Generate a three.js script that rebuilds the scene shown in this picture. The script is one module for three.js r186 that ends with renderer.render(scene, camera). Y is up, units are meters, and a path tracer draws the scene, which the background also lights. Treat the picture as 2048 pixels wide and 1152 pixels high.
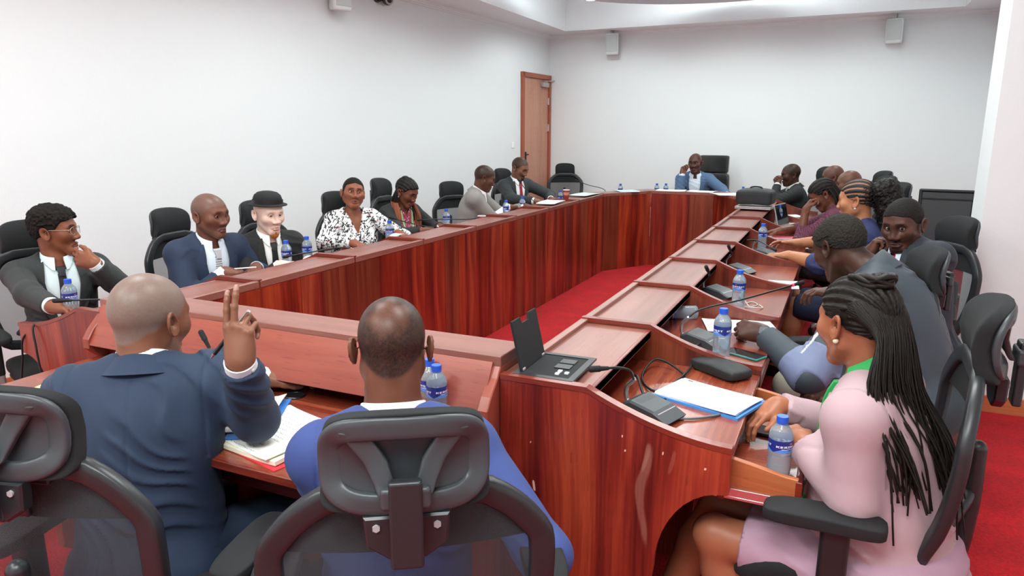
import * as THREE from 'three';
import { mergeGeometries } from 'three/addons/utils/BufferGeometryUtils.js';
import { RoundedBoxGeometry } from 'three/addons/geometries/RoundedBoxGeometry.js';
import { RectAreaLightUniformsLib } from 'three/addons/lights/RectAreaLightUniformsLib.js';

// ---------------------------------------------------------------- camera, sky, lights, exposure
const scene = new THREE.Scene();
const DEG = Math.PI / 180;
const camera = new THREE.PerspectiveCamera(44.3, 2048 / 1152, 0.05, 60);
camera.position.set(0, 1.65, 0);
camera.rotation.order = 'YXZ';
camera.rotation.set(-12.4 * DEG, 24.8 * DEG, 0);
scene.add(camera);
const renderer = new THREE.WebGLRenderer({ antialias: true });
renderer.toneMapping = THREE.LinearToneMapping;
renderer.toneMappingExposure = 1.0;
renderer.shadowMap.enabled = true;
RectAreaLightUniformsLib.init();
scene.background = new THREE.Color(0x000000);
// unseen ceiling light panels, placed to light the near room: x, z, y of the lit face, width, depth, radiance
const UNSEEN_PANELS = [
  [-3.0, -4.7, 3.535, 1.2, 0.6, 15], [-0.2, -4.7, 3.535, 1.2, 0.6, 15],
  [-3.0, -2.3, 3.535, 1.2, 0.6, 18], [-0.2, -2.3, 3.535, 1.2, 0.6, 25],
  [-3.0, 0.3, 3.535, 1.2, 0.6, 24], [-0.2, 0.3, 3.535, 1.2, 0.6, 33],  // these and the next, behind the camera, stand in for bounced flash
  [-1.45, 1.2, 3.535, 1.2, 0.6, 24],
];
const DOWNLIGHTS = [[-3.12, -9.15], [-2.2, -8.1], [0.25, -8.1], [-1.45, -7.2], [-1.45, -9.3], [-2.6, -6.9], [-0.3, -6.9], [0.1, -9.0]];  // first is in view; the rest are unseen, placed to light the far end
const DOWN_W = 5.4;

// ---------------------------------------------------------------- helpers
const V = (x, y, z) => new THREE.Vector3(x, y, z);
function rng(seed) { let s = seed >>> 0; return () => { s = (s + 0x6d2b79f5) | 0; let t = Math.imul(s ^ (s >>> 15), 1 | s); t = (t + Math.imul(t ^ (t >>> 7), 61 | t)) ^ t; return ((t ^ (t >>> 14)) >>> 0) / 4294967296; }; }
const R0 = rng(77);
function hash3(x, y, z) { let h = Math.imul(x, 374761393) + Math.imul(y, 668265263) + Math.imul(z, 2147483647 ^ 0x5bd1e995); h = Math.imul(h ^ (h >>> 13), 1274126177); return ((h ^ (h >>> 16)) >>> 0) / 4294967296; }
function noise3(x, y, z) {
  const xi = Math.floor(x), yi = Math.floor(y), zi = Math.floor(z); let u = x - xi, v = y - yi, w = z - zi;
  u = u * u * (3 - 2 * u); v = v * v * (3 - 2 * v); w = w * w * (3 - 2 * w);
  const L = (a, b, t) => a + (b - a) * t;
  return L(L(L(hash3(xi, yi, zi), hash3(xi + 1, yi, zi), u), L(hash3(xi, yi + 1, zi), hash3(xi + 1, yi + 1, zi), u), v),
    L(L(hash3(xi, yi, zi + 1), hash3(xi + 1, yi, zi + 1), u), L(hash3(xi, yi + 1, zi + 1), hash3(xi + 1, yi + 1, zi + 1), u), v), w) * 2 - 1;
}
const clamp = (x, a = 0, b = 1) => Math.min(b, Math.max(a, x));
const sstep = (a, b, x) => { const t = clamp((x - a) / (b - a)); return t * t * (3 - 2 * t); };
const lerp = (a, b, t) => a + (b - a) * t;
const usedNames = new Map();
function numbered(n) { const k = usedNames.get(n) || 0; usedNames.set(n, k + 1); return k ? `${n}_${String(k).padStart(3, '0')}` : n; }
function shade(o) { o.castShadow = true; o.receiveShadow = true; return o; }
function thing(name, label, category, pos = [0, 0, 0], turn = 0, group) {
  const o = new THREE.Group(); o.name = numbered(name); o.position.set(...pos); o.rotation.y = turn; scene.add(o);
  o.userData = { label, category }; if (group) o.userData.group = group; return o;
}
function part(name, geo, m, parent) { const o = shade(new THREE.Mesh(Array.isArray(geo) ? merge(geo) : geo, m)); o.name = name; parent.add(o); return o; }
function solo(name, label, category, geo, m, pos = [0, 0, 0], turn = 0, group) {
  const o = shade(new THREE.Mesh(Array.isArray(geo) ? merge(geo) : geo, m)); o.name = numbered(name); o.position.set(...pos); o.rotation.y = turn; scene.add(o);
  o.userData = { label, category }; if (group) o.userData.group = group; return o;
}
function struct(name, geo, m, parent = scene) { const o = shade(new THREE.Mesh(Array.isArray(geo) ? merge(geo) : geo, m)); o.name = name; parent.add(o); if (parent === scene) o.userData.kind = 'structure'; return o; }
function copyOf(root, label, pos, turn, group) {
  const c = root.clone(); c.name = numbered(root.name.replace(/_\d{3}$/, '')); c.userData = { ...root.userData, label }; if (group) c.userData.group = group;
  if (pos) c.position.set(...pos); if (turn !== undefined) c.rotation.y = turn; scene.add(c); return c;
}
function merge(list) {
  const l = list.map((g) => { const q = g.index ? g.toNonIndexed() : g; for (const k of Object.keys(q.attributes)) if (!['position', 'normal', 'uv', 'color'].includes(k)) q.deleteAttribute(k); if (!q.attributes.normal) q.computeVertexNormals(); if (!q.attributes.uv) q.setAttribute('uv', new THREE.BufferAttribute(new Float32Array(q.attributes.position.count * 2), 2)); return q; });
  const hasC = l.some((g) => g.attributes.color); if (hasC) l.forEach((g) => { if (!g.attributes.color) g.setAttribute('color', new THREE.BufferAttribute(new Float32Array(g.attributes.position.count * 3).fill(1), 3)); });
  return l.length === 1 ? l[0] : mergeGeometries(l);
}
const mv = (g, x = 0, y = 0, z = 0, rx = 0, ry = 0, rz = 0) => { const m = new THREE.Matrix4().compose(V(x, y, z), new THREE.Quaternion().setFromEuler(new THREE.Euler(rx, ry, rz)), V(1, 1, 1)); return g.applyMatrix4(m); };
const box = (w, h, d, x = 0, y = 0, z = 0, rx = 0, ry = 0, rz = 0) => mv(new THREE.BoxGeometry(w, h, d), x, y, z, rx, ry, rz);
const rbox = (w, h, d, r, x = 0, y = 0, z = 0, rx = 0, ry = 0, rz = 0, seg = 2) => mv(new RoundedBoxGeometry(w, h, d, seg, Math.min(r, w / 2.01, h / 2.01, d / 2.01)), x, y, z, rx, ry, rz);
const cyl = (r0, r1, h, x = 0, y = 0, z = 0, rx = 0, rz = 0, seg = 24) => mv(new THREE.CylinderGeometry(r0, r1, h, seg), x, y, z, rx, 0, rz);
const ball = (r, x = 0, y = 0, z = 0, sx = 1, sy = 1, sz = 1, n = 20) => { const g = new THREE.SphereGeometry(r, n, Math.ceil(n * 0.7)); g.scale(sx, sy, sz); g.translate(x, y, z); return g; };
const lathe = (pts, seg = 28) => new THREE.LatheGeometry(pts.map(([r, y]) => new THREE.Vector2(r, y)), seg);
function tube(pts, r, seg = 40, rad = 8, closed = false) {
  const c = new THREE.CatmullRomCurve3(pts.map((p) => (p.isVector3 ? p : V(...p))), closed, 'centripetal');
  const g = new THREE.TubeGeometry(c, seg, r, rad, closed); if (closed) return g;
  const e = [0, 1].map((t) => { const p = c.getPoint(t); return ball(r, p.x, p.y, p.z, 1, 1, 1, rad); }); return merge([g, ...e]);
}
function bar(a, b, r0, r1 = r0, seg = 12) { a = V(...a); b = V(...b); const d = b.clone().sub(a); const g = new THREE.CylinderGeometry(r1, r0, d.length(), seg); g.applyQuaternion(new THREE.Quaternion().setFromUnitVectors(V(0, 1, 0), d.clone().normalize())); g.translate(...a.clone().add(b).multiplyScalar(0.5).toArray()); return g; }
const spow = (b, e) => Math.sign(b) * Math.pow(Math.abs(b), e);
function superEll(a, b, c, n1 = 0.4, n2 = 0.4, nu = 28, nv = 18, warp) {   // n1: profile in y, n2: outline in xz
  const pos = [], uv = [], idx = [];
  for (let j = 0; j <= nv; j++) { const ph = (j / nv - 0.5) * Math.PI; for (let i = 0; i <= nu; i++) { const th = (i / nu) * 2 * Math.PI;
    let p = [a * spow(Math.cos(ph), n1) * spow(Math.cos(th), n2), b * spow(Math.sin(ph), n1), c * spow(Math.cos(ph), n1) * spow(Math.sin(th), n2)];
    if (warp) p = warp(p[0], p[1], p[2]); pos.push(...p); uv.push(p[0], p[2] + p[1]); } }
  for (let j = 0; j < nv; j++) for (let i = 0; i < nu; i++) { const q = j * (nu + 1) + i; idx.push(q, q + nu + 1, q + 1, q + 1, q + nu + 1, q + nu + 2); }
  const g = new THREE.BufferGeometry(); g.setAttribute('position', new THREE.Float32BufferAttribute(pos, 3)); g.setAttribute('uv', new THREE.Float32BufferAttribute(uv, 2)); g.setIndex(idx); g.computeVertexNormals(); return weldNormals(g);
}
function weldNormals(g) {   // averages normals of coincident points (seams)
  const p = g.attributes.position, n = g.attributes.normal, m = new Map();
  for (let i = 0; i < p.count; i++) { const k = `${Math.round(p.getX(i) * 2e4)},${Math.round(p.getY(i) * 2e4)},${Math.round(p.getZ(i) * 2e4)}`; const a = m.get(k) || [0, 0, 0, []]; a[0] += n.getX(i); a[1] += n.getY(i); a[2] += n.getZ(i); a[3].push(i); m.set(k, a); }
  for (const a of m.values()) { const l = Math.hypot(a[0], a[1], a[2]) || 1; for (const i of a[3]) n.setXYZ(i, a[0] / l, a[1] / l, a[2] / l); } return g;
}
function extrude(pts, depth, bevel = 0, curve = 8) { const s = new THREE.Shape(pts.map(([x, y]) => new THREE.Vector2(x, y))); return new THREE.ExtrudeGeometry(s, { depth, bevelEnabled: bevel > 0, bevelSize: bevel, bevelThickness: bevel, bevelSegments: 1, curveSegments: curve }); }
function woodUV(g, grain = 'y', ou = 0, ov = 0) {   // uv in metres, v along the grain
  g = g.index ? g.toNonIndexed() : g; const p = g.attributes.position; const uv = new Float32Array(p.count * 2); const a = V(), b = V(), c = V(), n = V();
  for (let i = 0; i < p.count; i += 3) { a.fromBufferAttribute(p, i); b.fromBufferAttribute(p, i + 1); c.fromBufferAttribute(p, i + 2); n.crossVectors(b.clone().sub(a), c.clone().sub(a));
    const ax = { x: Math.abs(n.x), y: Math.abs(n.y), z: Math.abs(n.z) }; const dom = ax.x >= ax.y && ax.x >= ax.z ? 'x' : ax.y >= ax.z ? 'y' : 'z';
    const vk = grain !== dom ? grain : dom === 'x' ? 'y' : dom === 'y' ? 'z' : 'x', uk = ['x', 'y', 'z'].find((k) => k !== dom && k !== vk);
    [a, b, c].forEach((q, k) => { uv[(i + k) * 2] = q[uk] + ou; uv[(i + k) * 2 + 1] = q[vk] + ov; }); }
  g.setAttribute('uv', new THREE.BufferAttribute(uv, 2)); return g;
}
// ---------------------------------------------------------------- textures
function dataTex(w, h, fn, srgb = true) {
  const d = new Uint8Array(w * h * 4); for (let y = 0; y < h; y++) for (let x = 0; x < w; x++) { const c = fn(x / w, y / h, x, y), i = (y * w + x) * 4; d[i] = clamp(c[0], 0, 255); d[i + 1] = clamp(c[1], 0, 255); d[i + 2] = clamp(c[2], 0, 255); d[i + 3] = c[3] === undefined ? 255 : c[3]; }
  const t = new THREE.DataTexture(d, w, h); t.wrapS = t.wrapT = THREE.RepeatWrapping; t.magFilter = THREE.LinearFilter; t.minFilter = THREE.LinearMipmapLinearFilter; t.generateMipmaps = true; if (srgb) t.colorSpace = THREE.SRGBColorSpace; t.needsUpdate = true; return t;
}
function pnoise(x, y, px, py, s) { const xi = Math.floor(x), yi = Math.floor(y); let u = x - xi, v = y - yi; u = u * u * (3 - 2 * u); v = v * v * (3 - 2 * v); const h = (i, j) => hash3(((i % px) + px) % px, ((j % py) + py) % py, s); return lerp(lerp(h(xi, yi), h(xi + 1, yi), u), lerp(h(xi, yi + 1), h(xi + 1, yi + 1), u), v); }
function woodTex(seed, dark, mid, light, streak = 1) {   // 1 m tile, grain along v
  return dataTex(1024, 512, (u, v) => {
    const wob = (pnoise(u * 5, v * 2, 5, 2, seed + 9) - 0.5) * 0.05 * streak; const uu = u + wob;
    const a = pnoise(uu * 9, v * 1, 9, 1, seed), b = pnoise(uu * 34, v * 2, 34, 2, seed + 1), c = pnoise(uu * 150, v * 5, 150, 5, seed + 2), f = pnoise(u * 420, v * 14, 420, 14, seed + 3), cl = pnoise(u * 4, v * 3, 4, 3, seed + 5);
    let t = 0.36 * a + 0.3 * b + 0.16 * c + 0.08 * f + 0.16 * cl; t = clamp((t - 0.5) * 1.9 * streak + 0.5); const pore = f > 0.86 ? 0.86 : 1;
    const k = t < 0.5 ? t * 2 : t * 2 - 1, A = t < 0.5 ? dark : mid, B = t < 0.5 ? mid : light; return [0, 1, 2].map((i) => lerp(A[i], B[i], k) * pore);
  });
}
const mat = (o) => new THREE.MeshPhysicalMaterial({ roughness: 0.6, ...o });
const hex = (c, o = {}) => mat({ color: c, ...o });
const T = {
  mahog: woodTex(11, [78, 18, 14], [130, 42, 29], [168, 74, 46], 1.1),
  mahog2: woodTex(23, [74, 24, 18], [120, 50, 35], [152, 80, 54], 1.0),
  cherry: woodTex(37, [118, 50, 38], [146, 68, 53], [164, 84, 66], 0.7),
  doorw: woodTex(61, [168, 112, 92], [190, 134, 112], [202, 150, 126], 0.6),
  ledge: woodTex(41, [114, 68, 59], [138, 88, 78], [155, 106, 95], 0.7),
  orange: woodTex(53, [150, 76, 40], [178, 98, 56], [198, 122, 78], 0.8),
};
const carpetTex = dataTex(512, 512, (u, v) => { const n = pnoise(u * 128, v * 128, 128, 128, 3), m = pnoise(u * 9, v * 9, 9, 9, 4); const k = 0.86 + 0.2 * n + 0.1 * m; return [168 * k, 7 * k, 19 * k]; });
const carpetBump = dataTex(512, 512, (u, v) => { const n = pnoise(u * 200, v * 200, 200, 200, 8) * 255; return [n, n, n]; }, false);
carpetTex.repeat.set(1, 1);
const plasterBump = dataTex(512, 512, (u, v) => { const n = (pnoise(u * 24, v * 24, 24, 24, 5) * 0.6 + pnoise(u * 110, v * 110, 110, 110, 6) * 0.4) * 255; return [n, n, n]; }, false);
const weave = dataTex(256, 256, (u, v, x, y) => { const a = ((x >> 2) + (y >> 2)) % 2 ? 150 : 100; const n = a + 60 * hash3(x, y, 1); return [n, n, n]; }, false);
weave.repeat.set(12, 12);
const M = {
  wall: mat({ color: 0xe9ecee, roughness: 0.75, bumpMap: plasterBump, bumpScale: 0.0006 }),
  ceiling: hex(0xeef0f2, { roughness: 0.85 }),
  disc: hex(0xcfd0d6, { roughness: 0.85 }),  // greyer than the ceiling: shade of its unlit underside put into the colour
  carpet: mat({ map: carpetTex, roughness: 1, bumpMap: carpetBump, bumpScale: 0.003 }),
  panel: [0xffffff, 0xe2d2cc, 0xffe6d4, 0xcdb8b4, 0xf6dcc8].map((c, i) => mat({ map: i % 2 ? T.mahog2 : T.mahog, color: c, roughness: 0.32, clearcoat: 0.25, clearcoatRoughness: 0.22 })),
  ledge: mat({ map: T.ledge, color: 0xfff2ec, roughness: 0.4, clearcoat: 0.4, clearcoatRoughness: 0.3 }),
  rim: mat({ map: T.cherry, color: 0xd8b4a6, roughness: 0.32, clearcoat: 0.3, clearcoatRoughness: 0.2 }),
  cherry: mat({ map: T.cherry, roughness: 0.34, clearcoat: 0.3, clearcoatRoughness: 0.25 }),
  darkwood: mat({ map: T.mahog, color: 0xb09088, roughness: 0.4 }),
  work: mat({ map: T.mahog2, color: 0xfff0e8, roughness: 0.25, clearcoat: 0.5, clearcoatRoughness: 0.2 }),
  orange: mat({ map: T.orange, roughness: 0.4, clearcoat: 0.2 }),
  door: mat({ map: T.doorw, roughness: 0.4 }),
  black: hex(0x1b1d1f, { roughness: 0.42 }), matte: hex(0x16171a, { roughness: 0.8 }), gloss: hex(0x1c1e20, { roughness: 0.22, clearcoat: 0.4 }),
  fabric: mat({ color: 0x1b1d1f, roughness: 0.95, bumpMap: weave, bumpScale: 0.0008 }),
  mesh: mat({ color: 0x3a4044, roughness: 0.9, opacity: 0.62, transparent: true }),
  frame: hex(0x24272a, { roughness: 0.36 }), greyplastic: hex(0x3a3e42, { roughness: 0.4 }), midplastic: hex(0x33373b, { roughness: 0.38 }),
  silver: hex(0xb9b2b2, { roughness: 0.35, metalness: 0.5 }), steel: hex(0xd8d8d8, { roughness: 0.25, metalness: 0.9 }), greyleg: hex(0xa9a5a7, { roughness: 0.45 }),
  white: hex(0xf2f3f4, { roughness: 0.55 }), paper: hex(0xf7f8f9, { roughness: 0.85, }), cream: hex(0xece7cf, { roughness: 0.85 }),
  leather: hex(0x191b1b, { roughness: 0.35, clearcoat: 0.2 }), cable: hex(0x141416, { roughness: 0.5 }), greycable: hex(0x6c6e72, { roughness: 0.45, metalness: 0.3 }),
  blueplastic: hex(0x2458c8, { roughness: 0.4 }), glassdark: hex(0x101418, { roughness: 0.08, clearcoat: 1 }), teal: hex(0x3e8c84, { roughness: 0.3 }),
  bluefolder: hex(0x4a92dc, { roughness: 0.6 }), redcard: hex(0xd0353f, { roughness: 0.7 }), spk: hex(0xdfe2e2, { roughness: 0.6 }), grille: hex(0xc5cbcb, { roughness: 0.8 }),
};
// ---------------------------------------------------------------- the room
const wx = (z) => -4.28 - 0.0637 * (z + 10.65);          // the left wall's inner face
const BACK = -10.65, FRONT = 2.3, HC = 3.1, TRAY = 3.55;
{
  const g = new THREE.PlaneGeometry(9, 14.4); g.rotateX(-Math.PI / 2); const b = box(9, 0.1, 14.4, -1.4, -0.05, -4.2);
  const u = b.attributes.uv; for (let i = 0; i < u.count; i++) u.setXY(i, b.attributes.position.getX(i), b.attributes.position.getZ(i));
  struct('floor', b, M.carpet);
}
const metreUV = (g) => woodUV(g, 'y');
function wallPrism(pts, h0, h1) { const g = extrude(pts.map(([x, z]) => [x, -z]), h1 - h0); g.rotateX(-Math.PI / 2); g.translate(0, h0, 0); return metreUV(g); }
struct('wall_left', wallPrism([[wx(BACK), BACK], [wx(FRONT), FRONT], [wx(FRONT) - 0.2, FRONT], [wx(BACK) - 0.2, BACK]], 0, 3.75), M.wall);
struct('wall_back', wallPrism([[-4.6, BACK - 0.2], [-4.6, BACK], [2.6, BACK], [2.6, BACK - 0.2]], 0, 3.75), M.wall);
struct('wall_right', wallPrism([[1.6, BACK], [1.6, -5.0], [1.8, -5.0], [1.8, BACK]], 0, 3.75), M.wall);
struct('wall_right_near', wallPrism([[2.4, -4.9], [2.4, FRONT], [2.6, FRONT], [2.6, -4.9]], 0, 3.75), M.wall);
struct('pilaster', wallPrism([[0.76, -5.26], [0.76, -4.87], [2.6, -4.87], [2.6, -5.26]], 0, 3.75), M.wall);
struct('wall_front', wallPrism([[-5.4, FRONT], [-5.4, FRONT + 0.2], [2.6, FRONT + 0.2], [2.6, FRONT]], 0, 3.75), M.wall);
// ceiling: soffit ring, tray fascia, tray, hanging disc
const TX0 = -3.88, TX1 = 1.14, TZ0 = -10.26, TZ1 = 1.7;
{
  const W = (a, b) => wallPrism([[a[0], a[1]], [a[0], b[1]], [b[0], b[1]], [b[0], a[1]]], HC, TRAY + 0.02);
  struct('ceiling', [W([-5.4, -10.9], [TX0, 2.5]), W([TX1, -10.9], [2.6, 2.5]), W([TX0, -10.9], [TX1, TZ0]), W([TX0, TZ1], [TX1, 2.5]),
    wallPrism([[-5.4, -10.9], [-5.4, 2.5], [2.6, 2.5], [2.6, -10.9]], TRAY, 3.75)], M.ceiling);
  const disc = new THREE.CylinderGeometry(2.15, 2.15, 0.045, 96); disc.translate(-1.45, 3.3325, -7.95);
  struct('ceiling_disc', disc, M.disc).userData.kind = 'structure';
}
// cornice mouldings
{
  const prof = [[0, 3.05], [0.012, 3.05], [0.016, 3.062], [0.028, 3.07], [0.03, 3.082], [0.045, 3.09], [0.048, 3.1], [0, 3.1]];
  const run = (a, b) => { const d = V(b[0] - a[0], 0, b[1] - a[1]), L = d.length(); const g = extrude(prof, L); g.applyMatrix4(new THREE.Matrix4().makeBasis(V(-d.z / L, 0, d.x / L), V(0, 1, 0), d.clone().divideScalar(-L))); g.translate(b[0], 0, b[1]); return g; };
  struct('trim_1', run([wx(FRONT), FRONT], [wx(BACK), BACK]), M.ceiling);
  struct('trim_2', run([wx(BACK), BACK], [1.6, BACK]), M.ceiling);
}
// skirting at the pilaster foot and along the walls
struct('baseboard_right', [woodUV(box(1.9, 0.1, 0.02, 1.69, 0.05, -4.86), 'x'), woodUV(box(0.02, 0.1, 0.41, 0.752, 0.05, -5.06), 'z')], M.orange);
struct('baseboard_back', woodUV(box(5.85, 0.1, 0.02, -1.35, 0.05, BACK + 0.01), 'x'), M.orange);
struct('baseboard_left', woodUV(mv(new THREE.BoxGeometry(0.02, 0.1, 10), wx(-4.6) + 0.01, 0.05, -4.6, 0, Math.atan(-0.0637)), 'z'), M.orange);
// door at the far end of the left wall
{
  const d = new THREE.Group(); d.name = 'door_1'; d.userData = { kind: 'structure' }; scene.add(d);
  const ang = Math.atan(-0.0637); d.position.set(wx(-10.16), 0, -10.16); d.rotation.y = ang;   // local z along the wall, +x into the room
  part('door_frame', [woodUV(rbox(0.05, 2.51, 0.06, 0.008, 0.02, 1.255, 0.44), 'y'), woodUV(rbox(0.05, 2.51, 0.06, 0.008, 0.02, 1.255, -0.45), 'y'), woodUV(rbox(0.05, 0.07, 0.95, 0.008, 0.02, 2.475, 0), 'z')], mat({ map: T.doorw, color: 0xd8a68e, roughness: 0.4 }), d);
  part('door_leaf', woodUV(box(0.03, 2.43, 0.83, 0.0, 1.22, 0), 'y', 0.3), M.door, d);
  for (const y of [2.12, 1.72, 0.4]) part('hinge', rbox(0.03, 0.11, 0.02, 0.004, 0.022, y, -0.41), M.steel, d);
  part('door_closer', [rbox(0.05, 0.07, 0.2, 0.008, 0.04, 2.36, -0.26), bar([0.06, 2.41, -0.2], [0.1, 2.44, -0.62], 0.008)], M.silver, d);
  part('door_handle', [rbox(0.012, 0.24, 0.035, 0.004, 0.022, 1.25, 0.34), bar([0.025, 1.33, 0.34], [0.07, 1.33, 0.34], 0.009), bar([0.07, 1.33, 0.34], [0.07, 1.325, 0.43], 0.009)], M.black, d);
}
// unseen ceiling light panels; downlights, of which only the first is in view
UNSEEN_PANELS.forEach(([x, z, y, w, d, k], i) => {
  const t = thing('unseen_ceiling_panel', ['near right', 'far left'][0] && `unseen flat white ceiling light panel, number ${i + 1} counted from the dais end`, 'light', [x, y, z]);
  t.userData.label = 'unseen flat white light panel in the tray ceiling, placed to light the near room'; t.userData.group = 'unseen ceiling light panels';
  part('frame', [box(w + 0.06, 0.02, 0.03, 0, 0.005, d / 2 + 0.015), box(w + 0.06, 0.02, 0.03, 0, 0.005, -d / 2 - 0.015), box(0.03, 0.02, d, w / 2 + 0.015, 0.005, 0), box(0.03, 0.02, d, -w / 2 - 0.015, 0.005, 0)], M.white, t);
  part('diffuser', box(w, 0.008, d, 0, 0.006, 0), mat({ color: 0xffffff, emissive: 0xffffff, emissiveIntensity: 3 }), t);
  const l = new THREE.RectAreaLight(0xf1fefb, k, w, d); l.position.set(0, -0.004, 0); l.rotation.x = -Math.PI / 2; t.add(l);
});
DOWNLIGHTS.forEach(([x, z], i) => {
  const t = thing('downlight', i ? 'unseen round downlight further in on the hanging ceiling disc, placed to light the far end' : 'round glowing downlight at the rim of the grey ceiling disc', 'light', [x, 3.31, z]);
  if (i) t.userData.group = 'unseen downlights in the ceiling disc';
  part('trim_ring', mv(new THREE.TorusGeometry(0.06, 0.01, 8, 28), 0, -0.002, 0, Math.PI / 2), M.white, t);
  part('lamp', cyl(0.052, 0.052, 0.01, 0, -0.004, 0), mat({ color: 0xffffff, emissive: 0xffffff, emissiveIntensity: 6 }), t);
  const s = new THREE.SpotLight(0xf1fefb, DOWN_W, 0, 80 * DEG, 0.25, 2); s.position.set(0, -0.02, 0); s.target.position.set(0, -3, 0); s.shadow.radius = 5; s.castShadow = true; t.add(s); t.add(s.target);
});
// wall speakers, camera, socket
function wallSpeaker(label, pos, turn, tilt) {
  const t = thing('wall_speaker', label, 'speaker', pos, turn); const b = new THREE.Group();
  const cab = superEll(0.1, 0.15, 0.085, 0.16, 0.3, 32, 16, (x, y, z) => [x * (z > 0 ? 1 : 0.72), y, z]);
  part('cabinet', mv(cab, 0, 0, 0.12, tilt), M.spk, t);
  part('grille', mv(rbox(0.165, 0.235, 0.012, 0.02), 0, 0 - 0.085 * Math.sin(tilt) * 0 - 0.0, 0.205, tilt), M.grille, t);
  part('bracket', [rbox(0.05, 0.03, 0.1, 0.006, 0, 0.12, 0.05), rbox(0.09, 0.09, 0.012, 0.004, 0, 0.12, 0.006), bar([0, 0.14, 0.1], [0, 0.2, 0.1], 0.008)], M.greyleg, t);
  return t;
}
wallSpeaker('white box speaker high on the far wall, nearer the door', [-3.25, 2.92, BACK], 0.1, 0.12);
wallSpeaker('white box speaker high on the far wall, nearer the pilaster', [0.47, 2.9, BACK], -0.25, 0.16);
wallSpeaker('white box speaker high on the left wall beside the camera', [wx(-5.83), 2.93, -5.83], Math.PI / 2 - 0.35, 0.1);
{
  const t = thing('security_camera', 'small black dome camera on the left wall beside the white speaker', 'camera', [wx(-6.6), 3.0, -6.6], Math.PI / 2 - 0.5);
  part('mount', [cyl(0.055, 0.055, 0.02, 0, 0, 0.012, Math.PI / 2), bar([0, 0, 0.01], [0, 0.0, 0.07], 0.02)], M.spk, t);
  part('housing', [ball(0.062, 0, 0, 0.1), ball(0.05, -0.1, 0.01, 0.07)], M.gloss, t);
  part('lens_ring', mv(new THREE.TorusGeometry(0.04, 0.01, 10, 28), 0.0, -0.01, 0.145, 0.2, 0), M.silver, t);
  part('lens', ball(0.024, 0, -0.012, 0.148), M.glassdark, t);
}
{ const t = thing('light_switch', 'small white switch plate on the left wall beside the door', 'switch', [wx(-9.45) + 0.005, 1.47, -9.45], Math.PI / 2);
  part('plate', rbox(0.08, 0.08, 0.012, 0.004), M.white, t); part('rocker', rbox(0.03, 0.045, 0.01, 0.003, 0, 0, 0.008), M.white, t); }
// unseen light strips on top of the hanging disc, placed to brighten tray and fascia
for (const [x, z, w, d, k] of [[-1.45, -9.55, 2.2, 0.25, 0], [-3.05, -7.95, 0.25, 2.2, 1], [0.15, -7.95, 0.25, 2.2, 2], [-1.45, -6.35, 2.2, 0.25, 3]]) {
  const t = thing('unseen_cove_strip', 'unseen white light strip on top of the hanging ceiling disc, placed to brighten the tray', 'light', [x, 3.357, z], 0, 'unseen cove strips above the ceiling disc');
  part('strip_housing', box(w + 0.04, 0.008, d + 0.04, 0, 0.004, 0), M.white, t); part('diffuser', box(w, 0.006, d, 0, 0.011, 0), mat({ color: 0xffffff, emissive: 0xffffff, emissiveIntensity: 2 }), t);
  const l = new THREE.RectAreaLight(0xf1fefb, 14, w, d); l.position.set(0, 0.017, 0); l.rotation.x = Math.PI / 2; t.add(l);
}
// ---------------------------------------------------------------- desks
const DIV = [-1.83, -2.57, -3.33, -4.09, -4.86, -5.62, -6.38, -7.26, -8.15];
const LH = 0.937, WH = 0.80, RX = -0.88, LX = -2.555;
// side profile: s = distance from the inner face, y = height
function profile(h = 0) {
  const p = [[0, 0], [0.46, 0], [0.468, 0.2], [0.478, 0.37]]; for (let i = 0; i <= 10; i++) { const t = (i / 10) * Math.PI / 2; p.push([0.485 + 0.19 * (1 - Math.cos(t)), 0.42 + 0.275 * Math.sin(t)]); }
  p.push([0.68, 0.70], [0.68, 0.832]); for (let i = 1; i <= 14; i++) { const t = 1 - i / 14; p.push([0.272 + 0.408 * t, 0.832 + (LH + 0.004 - 0.832) * Math.pow(1 - t, 1.8)]); }
  p.push([0, LH + 0.004]); return p;
}
const DR = rng(5);
function dividerGeo(th) { const g = extrude(profile(), th, 0); g.translate(0, 0, -th / 2); return g; }
function rimGeo(th) {   // moulded strip capping the divider
  const p = profile(), i0 = p.findIndex(([s, y]) => s === 0.68 && y > 0.8); const top = p.slice(i0); const low = top.map(([s, y]) => [s + 0.002, y - 0.016]).reverse(); const g = extrude([...top, ...low], th + 0.006); g.translate(0, 0.001, -(th + 0.006) / 2); return g;
}
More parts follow.
